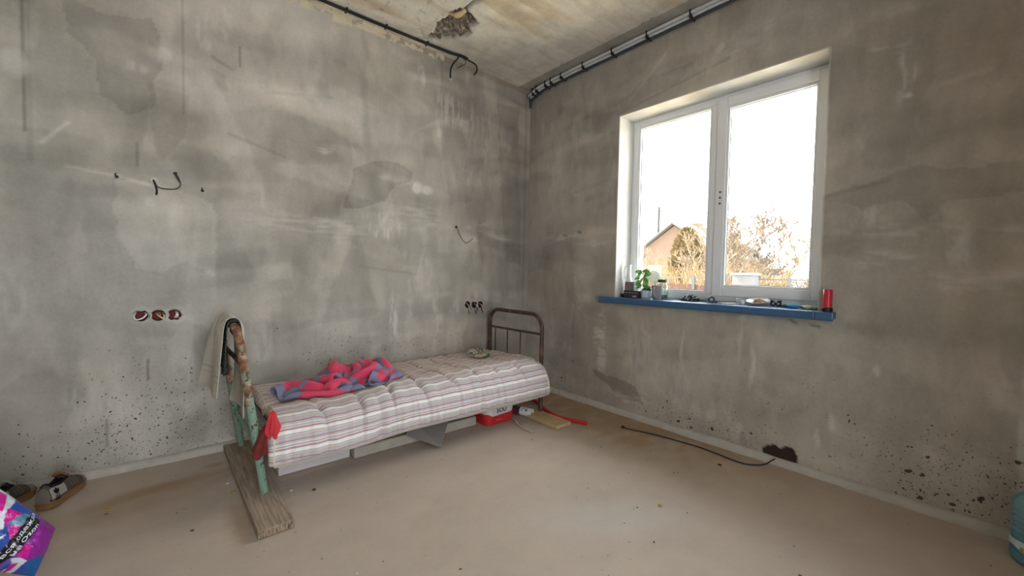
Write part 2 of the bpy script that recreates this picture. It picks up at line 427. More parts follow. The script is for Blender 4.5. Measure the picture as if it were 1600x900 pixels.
for (u, v, a, b, g, k, f) in [(-.93, .62, .06, .16, .1, .8, 1), (-.96, .42, .045, .14, .1, .75, 1), (-.55, .45, .05, .06, 0, .5, 0), (-.36, .62, .03, .18, 0, .5, 0), (-1.30, .55, .12, .22, .2, .35, 0), (-1.6, .35, .20, .15, 0, .3, 0),
        (-2.10, .57, .012, .14, 0, 1., 2), (-2.02, .70, .010, .12, 0, .7, 2), (-1.65, .62, .008, .12, 0, .8, 2), (-2.03, .86, .02, .02, 0, .7, 2), (-2.69, .65, .012, .03, 0, .9, 2), (-2.45, .22, .012, .06, 0, .8, 2), (-2.52, .33, .012, .04, 0, .7, 2),
        (-2.73, 2.15, .03, .16, .1, .5, 0), (-2.68, 2.30, .08, .03, .4, .5, 1), (-2.74, 2.03, .02, .012, 0, 1., 2), (-2.85, 1.37, .40, .03, .03, .4, 1), (-2.7, 1.22, .16, .06, .2, .5, 1), (-2.95, 1.30, .04, .10, 0, .5, 0), (-2.60, 1.45, .08, .05, .3, .4, 0), (-3.05, 1.12, .18, .05, 0, .4, 1),
        (-1.72, 2.55, .06, .05, .5, .6, 0), (-1.83, 2.62, .03, .03, .4, 1., 2), (-1.95, 2.60, .20, .05, -.3, .35, 1), (-.38, 2.1, .05, .22, .1, .4, 0), (-.62, 1.85, .07, .05, .3, .45, 1), (-.62, 2.35, .05, .20, 0, .35, 0), (-.45, 1.46, .30, .03, 0, .5, 1), (-.85, 1.40, .20, .025, -.05, .5, 1),
        (-3.18, .45, .014, .30, 0, .9, 2), (-3.10, .60, .02, .05, 0, .6, 2), (-1.85, .20, .14, .07, 0, .4, 0), (-1.25, .15, .16, .05, -.2, .5, 1), (-2.05, .12, .06, .06, 0, .5, 0), (-.25, 2.55, .08, .12, 0, .3, 0), (-1.02, 2.0, .05, .30, 0, .3, 0)]:
    tex = fib if f == 0 else (fibh if f == 1 else .62+.0*U)
    W = np.maximum(W, k*ell(wu, wv, u, v, a, b, g, .45)*sstep(.38, .68, tex))
for (u0, z0, u1, z1, w, d) in [(-2.42, 1.58, -2.70, 1.63, .005, -.3), (-1.08, 2.43, -1.9, 2.55, .005, -.35), (-1.15, 2.5, -1.45, 2.75, .004, .25), (-.63, .78, -.63, .55, .005, -.4), (-.48, 1.48, -.52, 1.475, .010, -1.2), (-.66, 1.50, -.69, 1.49, .010, -1.2), (-2.30, .875, -2.33, .86, .006, -1.0), (-2.40, .86, -2.44, .85, .006, -1.0)]:
    tt = np.clip(((U-u0)*(u1-u0)+(V-z0)*(z1-z0))/((u1-u0)**2+(z1-z0)**2), 0, 1)
    T = T+d*.8*np.exp(-(np.hypot(U-u0-tt*(u1-u0), V-z0-tt*(z1-z0))/max(w, .0085))**2)
C = CEM*np.array([1.0, .985, .97])*np.exp(T)[..., None]
C = C*(1+np.stack([.05*fbm(U, V, .9, 281), .02*fbm(U, V, .9, 283), -.05*fbm(U, V, .9, 281)], -1))
C = C+(np.array([.62, .60, .56])-C)*np.clip(W*.7, 0, .85)[..., None]
st = inpoly(U+.015*fbm(U, V, 14, 291, 3), V+.015*fbm(U, V, 14, 293, 3), [(-2.19, 0.0), (-2.185, .075), (-2.24, .115), (-2.275, .10), (-2.31, .125), (-2.355, .105), (-2.375, 0.0)])
C[st] = np.array([.035, .022, .015])
spat = .30*sstep(.34, .03, V)*(U < -.4)*(U > -2.2)+.34*sstep(.58, .15, V)*sstep(-2.5, -2.85, U)+.05*sstep(.7, .3, V)
spat = np.clip(2.0*spat*(.6+1.1*fbm(U, V, 2.6, 301)), 0, 1)
cu = .5*(us[1:]+us[:-1]); cv = .5*(vz[1:]+vz[:-1]); CU, CV = np.meshgrid(cu, cv, indexing='ij')
keep = ~((CU < WY0) & (CU > WY1) & (CV > WZ0) & (CV < WZ1))
edge = np.minimum(np.minimum(np.abs(U-WY0)+10*((V < WZ0-.001)|(V > WZ1+.001)), np.abs(U-WY1)+10*((V < WZ0-.001)|(V > WZ1+.001))), np.minimum(np.abs(V-WZ1), np.abs(V-WZ0))+10*((U > WY0+.001)|(U < WY1-.001)))
Hh = Hh*sstep(0, .05, edge)
C = np.where((edge < .004)[..., None], C*1.5+.08, C)
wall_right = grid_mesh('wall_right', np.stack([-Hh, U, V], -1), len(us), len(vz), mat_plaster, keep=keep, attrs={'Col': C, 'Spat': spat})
mat_reveal = M_('pale_reveal_plaster', (.62, .61, .58), .85, var=.22, vs=7, bump=.3, bs=60)
D = .40
q = []
for (a, b) in (((WY0, WZ0), (WY0, WZ1)), ((WY0, WZ1), (WY1, WZ1)), ((WY1, WZ1), (WY1, WZ0)), ((WY1, WZ0), (WY0, WZ0))):
    q.append((((0, a[0], a[1]), (D, a[0], a[1]), (D, b[0], b[1]), (0, b[0], b[1])), 1))
oy0, oy1, oz0, oz1 = .3, YB-.3, -.7, 3.25
for (ya, yb, za, zb) in ((oy0, WY0, oz0, oz1), (WY1, oy1, oz0, oz1), (WY0, WY1, oz0, WZ0), (WY0, WY1, WZ1, oz1)):
    q.append((((D, ya, za), (D, yb, za), (D, yb, zb), (D, ya, zb)), 2))
add_faces(wall_right, q, [mat_reveal, mat_rough])
tag(wall_right, 'grey cement-plastered wall with the window', kind='structure')

# ---- ceiling: concrete slabs, board marks, a broken-out joint
us = axis(XL, 0, .0125); vy = axis(YB, 0, .0125)
U, V = np.meshgrid(us, vy, indexing='ij')
T = .12*fbm(U, V, .9, 411, 4)+.10*fbm(U*1.2, V*7, 2.4, 413, 4)+.09*fbm(U*7, V*.8, 1.5, 415, 3)+strokes(U, V, 421, 60, .07, .3, 1.4, .03, .14, .5)
T = T-.10*sstep(.35, .6, fbm(U*1.0, V*5, 3.1, 431, 3)*1.3+.3)
jx = -1.195+.012*fbm(U*0, V, 3, 441, 2)
Hh = .004*fbm(U, V, 1.3, 443, 3)
seam = (np.abs(U-jx) < .016) & (V < -.55)
T = T-.55*seam; Hh = Hh+.022*seam
chip_poly = [(-1.235, -.095), (-1.17, -.14), (-1.09, -.23), (-1.03, -.34), (-1.015, -.43), (-1.07, -.47), (-1.055, -.55), (-1.13, -.585), (-1.19, -.62), (-1.235, -.60), (-1.265, -.53), (-1.25, -.45), (-1.27, -.38), (-1.245, -.26)]
chip = inpoly(U+.02*fbm(U, V, 22, 451, 3), V+.02*fbm(U, V, 22, 453, 3), chip_poly)
rough = fbm(U, V, 45, 455, 3)
Hh = Hh+chip*(.045+.030*rough+.05*ell(U, V, -1.225, -.45, .03, .13))
C = np.array([.68, .63, .54])*np.exp(T)[..., None]
C = np.where(chip[..., None], np.array([.33, .29, .235])*(1+.55*rough[..., None]), C)
C = C*(1-.28*np.clip(sstep(.25, .55, fbm(U*1., V*3.5, 2.2, 461, 4)+.1), 0, 1)[..., None]*np.array([.3, .6, 1.]))
speck = fbm(U, V, 30, 463, 2) > .52
C = np.where((speck & (U < jx))[..., None], C*.72, C)
C = np.where((U > -.17-.02*fbm(U, V, 5, 465))[..., None], C*np.array([.60, .61, .62]), C)  # darker band beside the window wall: shade put into the ceiling colour
spat = np.zeros(U.shape)
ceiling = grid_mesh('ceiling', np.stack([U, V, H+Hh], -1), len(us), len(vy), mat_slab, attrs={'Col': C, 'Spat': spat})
add_faces(ceiling, [(((XL-.3, YB-.3, 3.25), (.4, YB-.3, 3.25), (.4, .3, 3.25), (XL-.3, .3, 3.25)), 1)], [mat_rough])
tag(ceiling, 'bare concrete slab ceiling with a broken-out joint', kind='structure')
rub = MB(); rr = random.Random(5)
for k in range(220):
    a = rr.uniform(-1.25, -1.03); b = rr.uniform(-.60, -.13)
    if not inpoly(np.array([a]), np.array([b]), chip_poly)[0]: continue
    s = rr.uniform(.005, .020)
    rub.lathe([(0, -s*.7), (s*.8, -s*.2), (s*.7, s*.4), (0, s*.7)], (a, b, H+.014+rr.uniform(0, .03)), 6, Matrix.Rotation(rr.uniform(0, 3), 3, (rr.random(), rr.random(), rr.random()+.1)))
o = rub.build('broken_aggregate', M_('aggregate', (.40, .34, .26), .95, col2=(.16, .13, .10), vs=26), ceiling); tag(o, 'crumbled aggregate in the broken joint', kind='stuff')
fm = MB()
fm.tube(catmull([(-1.26, -.50, H+.012), (-1.235, -.54, H-.014), (-1.215, -.575, H-.010), (-1.20, -.61, H+.01)], 6), [.012]*6+[.018]*6+[.016]*6+[.01], 8)
fm.build('foam_lump', M_('ochre_foam', (.55, .42, .24), .9, var=.3, vs=40), ceiling, smooth=True)

# ---- floor: trowelled screed
us = axis(XL, 0, .02); vy = axis(YB, 0, .02)
U, V = np.meshgrid(us, vy, indexing='ij')
T = .10*fbm(U, V, .8, 511, 5)+strokes(U, V, 521, 60, .04, .3, 1.2, .05, .3, .5)+.05*fbm(U*1, V*3, 4, 515, 3)
C = np.array([.47, .385, .315])*np.exp(T)[..., None]
br = ell(U, V, -2.75, -.42, .35, .10, .25, .7)*.45+ell(U, V, -2.95, -.36, .18, .05, .2, .6)*.5+ell(U, V, -2.60, -.22, .05, .03, 0, .5)*.7
br = br+.35*ell(U, V, -2.56, -.95, .05, .20, 0, .6)
br = br+.85*sstep(-.85, -.15, U+.10*fbm(U, V, 2, 531))*sstep(-2.8, -1.4, V+.2*fbm(U, V, 2, 533))
br = np.clip(br*(.6+.8*fbm(U*1.5, V*3, 5, 535, 3)+.3), 0, .8)
C = C+(np.array([.33, .215, .115])-C)*br[..., None]
white = ell(U, V, -1.25, -1.95, .30, .12, -.6, .8)*.16
C = C+(.62-C)*white[..., None]
floor_h = .0025*fbm(U, V, 1.2, 541, 3)-.0025
mat_floor = plaster_mat('beige_screed', spec=.3, fine=.05, bstr=.22, mid=.22)
floor = grid_mesh('floor', np.stack([U, V, floor_h], -1), len(us), len(vy), mat_floor, attrs={'Col': C, 'Spat': .008+0*U})
add_faces(floor, [(((XL-.3, YB-.3, -.7), (.4, YB-.3, -.7), (.4, .3, -.7), (XL-.3, .3, -.7)), 1)], [mat_rough])
tag(floor, 'dusty beige screed floor', kind='structure')

# ---- walls behind the camera (with an opening made up for fill light)
OX0, OX1, OZ1 = -3.28, -2.13, 2.40
wb = MB()
for (a, b, c, d) in ((XL-.3, OX0, -.7, 3.25), (OX1, .4, -.7, 3.25), (OX0, OX1, OZ1, 3.25), (OX0, OX1, -.7, .02)): wb.box(a, b, YB-.3, YB, c, d)
o = wb.build('wall_back', M_('plaster_unseen', (.36, .34, .31), .85)); tag(o, 'grey plastered wall behind the camera', kind='structure')
o = MB().box(XL-.3, XL, YB-.3, .3, -.7, 3.25).build('wall_side', M_('plaster_unseen_side', (.36, .34, .31), .85)); tag(o, 'grey plastered wall on the camera side', kind='structure')

# ---- swollen edge strip along the foot of the walls
def edge_strip(name, fn, L, seed, label):
    n = int(L/.025)+1; prof = []
    V_ = np.zeros((n, 9, 3))
    for i in range(n):
        s = L*i/(n-1)
        h = .040+.008*mnoise.noise((s*2.3, seed, 0))+.004*mnoise.noise((s*9, seed, 3))
        d = .034+.008*mnoise.noise((s*1.9, seed, 7))+.004*mnoise.noise((s*8, seed, 9))
        for j in range(9):
            a = PI/2*j/8
            rr_ = 1+.05*mnoise.noise((s*14, j*.6, seed))
            V_[i, j] = fn(s, -.004+(d+.004)*math.sin(a)**.8*rr_ if j else -.004, h*math.cos(a)**.8*rr_ if j < 8 else -.006)
    t = M_(name+'_mat', (.44, .40, .35), .85, var=.25, vs=18, bump=.3, bs=60)
    o = grid_mesh(name, V_, n, 9, t); tag(o, label, kind='structure'); return o
edge_strip('baseboard_left', lambda s, d, h: (XL+s, -d, h), -XL, 1., 'lumpy grey edging strip below the left wall')
edge_strip('baseboard_right', lambda s, d, h: (-d, -s, h), -YB, 5., 'lumpy grey edging strip below the window wall')

# ================================================================== window
pvc = M_('white_pvc', (.80, .80, .81), .35, var=.03, vs=3, bump=0, spec=.5)
gasket = M_('grey_gasket', (.12, .13, .14), .6, bump=0)
glass = glass_mat('window_glass', (.97, .985, .98))
FX0, FX1 = .200, .270
win = thing('window_1', 'white two-part plastic window with blue sill', None, (.2, -1.748, .95)); win['kind'] = 'structure'
def ring(mb, x0, x1, y0, y1, z0, z1, w, wz=None, lip=0.):
    """rectangular frame in the y-z plane, member width w"""
    wz = wz or w
    mb.box(x0, x1, y0, y0-w, z0, z1); mb.box(x0, x1, y1, y1+w, z0, z1)
    mb.box(x0, x1, y0-w, y1+w, z1-wz, z1); mb.box(x0, x1, y0-w, y1+w, z0, z0+wz)
FY0, FY1, FZ0, FZ1 = WY0, WY1, .955, WZ1
o = MB(); ring(o, FX0, FX1, FY0, FY1, FZ0, FZ1, .050); frame = o.build('window_frame', pvc, win, bevel=.004)
MB().box(FX0, FX1, -1.713, -1.790, FZ0+.05, FZ1-.05).build('mullion', pvc, win, bevel=.004)
# fixed light: glazing beads, pane
gy0, gy1, gz0, gz1 = FY0-.05, -1.713, FZ0+.05, FZ1-.05
o = MB(); ring(o, FX0+.006, FX0+.030, gy0, gy1, gz0, gz1, .016); o.build('glazing_bead', pvc, win, bevel=.003)
o = MB(); ring(o, FX0+.026, FX0+.032, gy0-.014, gy1+.014, gz0+.014, gz1-.014, .005); o.build('gasket', gasket, win)
MB().box(FX0+.030, FX0+.034, gy0-.010, gy1+.010, gz0+.010, gz1-.010).build('pane', glass, win)
MB().box(FX0+.050, FX0+.054, gy0-.010, gy1+.010, gz0+.010, gz1-.010).build('pane', glass, win)
# opening sash on the right, standing proud of the frame
sy0, sy1, sz0, sz1 = -1.757, FY1+.016, FZ0+.030, FZ1-.024
o = MB(); ring(o, FX0-.016, FX1-.01, sy0, sy1, sz0, sz1, .066); sash = o.build('sash', pvc, win, bevel=.005)
o = MB(); ring(o, FX0-.006, FX0+.016, sy0-.066, sy1+.066, sz0+.066, sz1-.066, .015); o.build('glazing_bead', pvc, sash, bevel=.003)
o = MB(); ring(o, FX0+.012, FX0+.018, sy0-.079, sy1+.079, sz0+.079, sz1-.079, .005); o.build('gasket', gasket, sash)
MB().box(FX0+.016, FX0+.020, sy0-.074, sy1+.074, sz0+.074, sz1-.074).build('pane', glass, sash)
MB().box(FX0+.036, FX0+.040, sy0-.074, sy1+.074, sz0+.074, sz1-.074).build('pane', glass, sash)
for z in (1.722, 1.682, 1.642):           # the empty handle holes
    MB().lathe([(0, 0), (.0075, 0), (.0075, .004), (.0045, .005), (0, .005)], (FX0-.0163, -1.794, z), 12, Matrix.Rotation(-PI/2, 3, 'Y')).build('handle_hole', gasket, sash)
MB().box(.196, .262, WY0, WY1, .938, .957).build('base_profile', M_('grey_base_profile', (.52, .52, .54), .5, bump=0), win)
blue = M_('blue_protective_film', (.045, .115, .235), .35, var=.18, vs=9, bump=.12, bs=40, spec=.5)
so = MB(); so.box(-.072, .200, WY0, WY1, .902, .942); so.box(-.072, -.0005, -.952, WY0+.0005, .902, .942); so.box(-.072, -.0005, WY1-.0005, -2.512, .902, .942)
so.box(-.072, -.052, -.952, -2.512, .893, .904)
sill = so.build('window_sill', blue, win, bevel=.005, label='window sill board wrapped in blue film')

# unseen glazed opening, added behind the camera as a second daylight source
dr = thing('fill_opening_1', 'unseen white glazed opening added behind the camera for fill light', None, (-2.60, YB, 0)); dr['kind'] = 'structure'
o = MB()
for (a, b, c, d) in ((OX0, OX0+.06, .02, OZ1), (OX1-.06, OX1, .02, OZ1), (OX0, OX1, .02, .08), (OX0, OX1, OZ1-.06, OZ1), (-2.78, -2.72, .08, OZ1-.06)): o.box(a, b, YB-.20, YB-.13, c, d)
o.build('fill_opening_frame', pvc, dr)
for a, b in ((OX0+.06, -2.78), (-2.72, OX1-.06)): MB().box(a, b, YB-.165, YB-.161, .08, OZ1-.06).build('pane', glass, dr)

# ================================================================== bed
rust_brown = NT('rusty_brown_paint')
_n = rust_brown.noise(14, 6, .65)
_c = rust_brown.ramp(_n, [(.30, (.030, .016, .012)), (.50, (.060, .030, .022)), (.66, (.16, .085, .05)), (.78, (.26, .21, .18))])
rust_brown = rust_brown.fin(_c, rust_brown.ramp(_n, [(.4, .35), (.7, .75)]), rust_brown.bump(rust_brown.noise(120, 4), .25, .002), .4)
gp = NT('chipped_green_paint')
_n = gp.noise(16, 6, .7, stretch=(1, 1, .6))
_z = gp.n('SeparateXYZ'); gp.l(gp.obj(), _z.inputs[0])
_f2 = gp.math('ADD', _n, gp.math('MULTIPLY', gp.math('SUBTRACT', _z.outputs[2], .46), .62))    # bare and rusty towards the top bow
_c = gp.mix(gp.ramp(_f2, [(.545, 0.), (.58, 1.)]), (.19, .285, .215), gp.ramp(gp.noise(30, 5), [(.35, (.09, .035, .02)), (.52, (.25, .12, .065)), (.65, (.42, .30, .22))]))
_c = gp.mix(gp.ramp(gp.noise(42, 5, .7), [(.585, 0.), (.625, 1.)]), _c, (.075, .045, .03))
green_paint = gp.fin(_c, .6, gp.bump(_f2, .4, .004), .3)

bed = thing('metal_bed', 'old narrow metal bed with a brown tube headboard and a chipped green foot frame', 'bed', (-1.5, -.44, 0))
def bow(fn, ya, yb, z0a, z0b, zt, rad, r, name, m):
    P = [fn(ya, z0a), fn(ya, zt-rad)]
    for k in range(1, 9):
        a = PI/2*k/8; P.append(fn(ya+(rad-rad*math.cos(a))*(1 if yb > ya else -1), zt-rad+rad*math.sin(a)))
    s = (1 if yb > ya else -1)
    for k in range(1, 7): P.append(fn(ya+s*rad+(yb-ya-2*s*rad)*k/7, zt))
    for k in range(0, 9):
        a = PI/2*(1-k/8); P.append(fn(yb-s*(rad-rad*math.cos(a)), zt-rad+rad*math.sin(a)))
    P.append(fn(yb, z0b))
    return MB().tube(P, r, 14).build(name, m, bed, auto=50)
hx = lambda y, z: Vector((-.540, y, z))
bow(hx, -.770, -.100, .028, .002, .795, .115, .0165, 'head_bow', rust_brown)
MB().tube([hx(-.770, .640), hx(-.100, .636)], .0095, 10).build('head_rail', rust_brown, bed, auto=50)
MB().tube([hx(-.770, .300), hx(-.100, .300)], .0095, 10).build('head_rail', rust_brown, bed, auto=50)
for y in (-.176, -.347, -.514):
    MB().tube([hx(y, .300), hx(y, .637)], .0062, 8).build('spindle', rust_brown, bed, auto=50)
fx = lambda y, z: Vector((-2.443-.130*z+(-.012 if y > -.3 else 0.), y, z))
bow(fx, -.795, -.105, .034, .034, .835, .115, .0185, 'foot_bow', green_paint)
MB().tube([fx(-.795, .660), fx(-.105, .655)], .0115, 10).build('foot_rail', green_paint, bed, auto=50)
MB().tube([fx(-.795, .270), fx(-.105, .265)], .0115, 10).build('foot_rail', green_paint, bed, auto=50)
iron = M_('rusty_angle_iron', (.11, .07, .05), .8, var=.4, vs=20)
for y in (-.735, -.135):
    MB().box(-2.47, -.545, y-.003, y+.003, .275, .315).box(-2.47, -.545, y-.02, y+.02, .308, .314).build('side_rail', iron, bed)
for k in range(11):
    x = -2.40+k*.182
    MB().tube([(x, -.735, .316), (x, -.44, .312), (x, -.135, .316)], .004, 6).build('spring_wire', iron, bed)

# ---- mattress
_mp = [(-.055, .362), (-.15, .368), (-.30, .374), (-.45, .382), (-.60, .392), (-.72, .392), (-.805, .362), (-.848, .300), (-.862, .235), (-.862, .185)]
mid = catmull([(0, a, b) for a, b in _mp], 10)
arc = [0.]
for a, b in zip(mid[:-1], mid[1:]): arc.append(arc[-1]+(b-a).length)
ALEN = arc[-1]
def mid_at(s):
    s = min(max(s, 0), ALEN)
    k = max(i for i, a in enumerate(arc) if a <= s+1e-9); k = min(k, len(mid)-2)
    t = (s-arc[k])/(arc[k+1]-arc[k]); p = mid[k].lerp(mid[k+1], t)
    d = (mid[min(k+2, len(mid)-1)]-mid[max(k-1, 0)]).normalized()
    return p, Vector((0, d.z, -d.y))
X0, X1, TH = -2.415, -.562, .043
def mattress_uv():
    ring_ = []                            # (arc position, side offset -1..1, perimeter length)
    nt = 74
    for k in range(nt+1): ring_.append((TH*.9+(ALEN-TH*1.8)*k/nt, 1.))
    for k in range(1, 7): a = PI*k/7; ring_.append((ALEN-TH*.9+TH*.9*math.sin(a), math.cos(a)))
    for k in range(nt//2+1): ring_.append((ALEN-TH*.9-(ALEN-TH*1.8)*k/(nt//2), -1.))
    for k in range(1, 7): a = PI*k/7; ring_.append((TH*.9-TH*.9*math.sin(a), -math.cos(a)))
    return ring_
RG = mattress_uv()
tuft_x = [X0+.02+.1985*k for k in range(1, 10)]
def mattress():
    nx = 400; n = len(RG); V_ = np.zeros((nx, n, 3)); UV = np.zeros((nx, n, 2)); per = 0; peri = [0.]
    base = [mid_at(s) for s, o in RG]
    for i in range(nx):
        t = i/(nx-1); x = X0+(X1-X0)*t
        ed = min(x-X0, X1-x); rd = math.sqrt(max(0., 1-max(0., 1-ed/.030)**2))      # rounded ends
        last = None; per = 0
        for j, (s, o) in enumerate(RG):
            p, nn = base[j]
            y = p.y; z = p.z; flap = max(0., min(1., (s-.70)/.12))
            th = TH*(.55+.45*rd)*(1+.06*mnoise.noise((x*3, s*4, 1)))
            d = 0.
            if o > .9:
                for q, tx in enumerate(tuft_x):
                    cx = tx+.016*math.sin(s*9+q*1.7)
                    g = math.exp(-((x-cx)/.008)**2)
                    d -= .017*g*(.60+.40*math.sin(s*17+q))*(1-.2*flap)
                    d += .007*math.exp(-((abs(x-cx)-.045)/.035)**2)
                    for st in (.12, .34, .56, .705):
                        stv = st+.02*math.sin(q*2.1+st*9)
                        d -= .024*math.exp(-((x-cx)/.018)**2-((s-stv)/.020)**2)
                d += .009*mnoise.noise((x*6, s*7, 3))+.004*mnoise.noise((x*17, s*9, 5))
                d += flap*(.010*(.5-abs(mnoise.noise((x*17, s*2.2, 8)))*1.6)+.005*mnoise.noise((x*41, s*3, 9)))
                d -= flap*.010*math.exp(-((x+1.90)/.02)**2)
                dip = math.exp(-((x-X0)/.16)**2)*math.exp(-((s-.50)/.085)**2)
                d -= .050*dip
            else:
                d += .005*mnoise.noise((x*8, s*6, 13))
            zz = -.026*math.exp(-((x+2.10)/.22)**2)*(1-.4*flap)+.012*(x+1.5)*(1-flap)
            wy = .014*math.sin(x*3.1+1.)*flap+.016*flap*(x+1.4)
            P = Vector((x+.006*mnoise.noise((s*6, o, 2)) - (.03*flap*max(0, 1-(x-X0)/.25) if o <= 2 else 0), y+wy, z+zz))+nn*(o*th*(.35+.65*rd)+d)
            V_[i, j] = P
            pos = s if o > .9 else (ALEN+(.04 if o > -.9 else .08+ALEN-s))
            UV[i, j] = (x, pos)
    return V_, UV, nx, n
t = NT('striped_ticking')
uvn = t.n('UVMap'); sx = t.n('SeparateXYZ'); t.l(uvn.outputs[0], sx.inputs[0])
v = t.math('ADD', sx.outputs[1], t.math('MULTIPLY', t.math('SUBTRACT', t.noise(5, 2), .5), .006))
fr = t.math('FRACT', t.math('DIVIDE', v, .073))
W_, LI, RE, OC, GR, BR = (.78, .75, .72), (.46, .41, .47), (.42, .075, .095), (.42, .27, .11), (.50, .485, .49), (.13, .085, .06)
c = t.ramp(fr, [(0, W_), (.20, LI), (.29, W_), (.315, OC), (.345, W_), (.37, BR), (.385, GR), (.47, LI), (.55, RE), (.585, GR), (.70, W_), (.74, LI), (.80, OC), (.825, W_), (.86, LI), (.93, RE), (.965, GR)], 'CONSTANT')
top = t.ramp(v, [(.0, 1.), (.60, 1.), (.74, 0.), (.93, 0.), (1., .9)])
dirt = t.math('MULTIPLY', t.math('ADD', t.math('MULTIPLY', t.noise(7, 6, .65), .9), -.08), t.math('ADD', t.math('MULTIPLY', top, .75), .12), True)
c = t.mix(dirt, c, (.52, .34, .215))
c = t.mix(t.math('MULTIPLY', t.ramp(t.noise(60, 4), [(.62, 0.), (.70, 1.)]), .35), c, (.35, .2, .12))
mat_tick = t.fin(c, .92, t.bump(t.noise(380, 2), .25, .002), .15)
V_, UV, nx_, n_ = mattress(); MATV = V_
V2 = np.transpose(V_, (1, 0, 2)); UV2 = np.transpose(UV, (1, 0, 2))
mat_root = thing('mattress', 'thin striped tufted mattress hanging over the near side of the bed', 'mattress', (-1.5, -.44, .32))
body = grid_mesh('ticking', V2, n_, nx_, mat_tick, mat_root, uv=UV2, closed_u=True)
import bmesh
bm = bmesh.new(); bm.from_mesh(body.data)
bmesh.ops.holes_fill(bm, edges=[e for e in bm.edges if e.is_boundary], sides=0)
caps = [f for f in bm.faces if len(f.verts) > 20]
uvl = bm.loops.layers.uv.active
for f in caps:
    f.smooth = False
    for l in f.loops: l[uvl].uv = (0, l.vert.co.y*.9+l.vert.co.z*.2)
bmesh.ops.triangulate(bm, faces=caps)
bmesh.ops.recalc_face_normals(bm, faces=bm.faces)
bm.to_mesh(body.data); bm.free()
cord = M_('cream_piping', (.62, .55, .42), .9, var=.15)
nt1 = 75
for xi, nm in ((4, 'piping'), (nx_-5, 'piping')):
    MB().tube([Vector(V_[xi, j])+Vector((0, 0, .0)) for j in range(0, nt1+3)], .0035, 6).build(nm, cord, mat_root, smooth=True)
MB().tube([Vector(V_[i, nt1+2])+Vector((0, -.001, -.002)) for i in range(4, nx_-4)], .0035, 6).build('piping', cord, mat_root, smooth=True)
thread = M_('brown_tuft_thread', (.22, .13, .07), .95)
for q, tx in enumerate(tuft_x):
    i = int(round((tx-X0)/(X1-X0)*(nx_-1)))
    for st in (.34, .56, .705):
        stv = st+.02*math.sin(q*2.1+st*9); j = int(round((stv-TH*.9)/(ALEN-TH*1.8)*74))
        i2 = int(round((tx+.016*math.sin(stv*9+q*1.7)-X0)/(X1-X0)*(nx_-1)))
        p = Vector(V_[i2, j]); nn = mid_at(stv)[1]
        MB().tube([p+nn*.001+Vector((-.008, 0, 0)), p+nn*.004, p+nn*.001+Vector((.008, .003, 0))], .0022, 5).build('tuft', thread, mat_root)

# ================================================================== things around and under the bed
wood = NT('weathered_wood')
_g = wood.noise(7, 6, .6, stretch=(14, .8, 14))
wood = wood.fin(wood.ramp(_g, [(.3, (.20, .145, .10)), (.5, (.33, .25, .185)), (.7, (.43, .35, .27))]), .85, wood.bump(_g, .35, .004), .2)
endw = NT('sawn_end_grain'); _g = endw.noise(6, 5, .6, stretch=(22, 4, 6))
endw = endw.fin(endw.ramp(_g, [(.35, (.07, .045, .03)), (.55, (.32, .23, .16))]), .9, None, .2)
yel = NT('fresh_board'); _g = yel.noise(8, 5, .6, stretch=(10, 1, 10))
yel = yel.fin(yel.ramp(_g, [(.3, (.40, .27, .13)), (.7, (.56, .42, .25))]), .8, yel.bump(_g, .2, .003), .25)

pl = thing('wooden_plank', 'weathered wooden plank lying under the green foot legs of the bed', 'plank', (-2.465, -.58, 0))
Mz = Matrix.Translation((-2.465, -.58, 0)) @ Matrix.Rotation(math.radians(1.0), 4, 'Z')
MB().box(-.069, .069, -.548, .545, 0, .033, Mz).build('board', wood, pl, bevel=.003)
MB().box(-.067, .067, -.5495, -.5475, .002, .031, Mz).build('sawn_end', endw, pl)
ebd = MB(); ebd.box(-.672, -.518, -1.072, -.62, 0, .026).build('board_offcut', yel, None, bevel=.0025)
tag(bpy.data.objects['board_offcut'], 'short yellowish board lying under the head leg of the bed', 'board')

foam = M_('pale_pink_foam', (.62, .55, .55), .8, var=.08, vs=6, bump=.2, bs=120)
o = MB().box(-2.352, -1.972, -.605, -.09, 0, .072, None).build('foam_slab', foam, None, bevel=.008); tag(o, 'pale pinkish foam slab on the floor under the foot of the bed', 'foam slab')
dus = M_('dusty_grey_beam', (.42, .37, .31), .9, var=.25, vs=14, bump=.3)
o = MB().box(-1.962, -1.075, -.648, -.50, 0, .066).build('timber_beam', dus, None, bevel=.010); tag(o, 'long dusty grey timber lying on the floor beneath the mattress edge', 'timber')
sh = MB(); a, b, c, d = Vector((-1.66, -.70, .085)), Vector((-1.485, -.835, .006)), Vector((-1.335, -.685, .125)), Vector((-1.60, -.655, .16))
nn = (b-a).cross(c-a).normalized()*.004
sh.add([a, b, c, d, a+nn, b+nn, c+nn, d+nn], [(0, 1, 2, 3), (7, 6, 5, 4), (0, 4, 5, 1), (1, 5, 6, 2), (2, 6, 7, 3), (3, 7, 4, 0)])
o = sh.build('board_scrap', M_('grey_board_scrap', (.19, .165, .155), .7, var=.12)); tag(o, 'thin grey scrap of sheet poking out from under the mattress', 'sheet scrap')

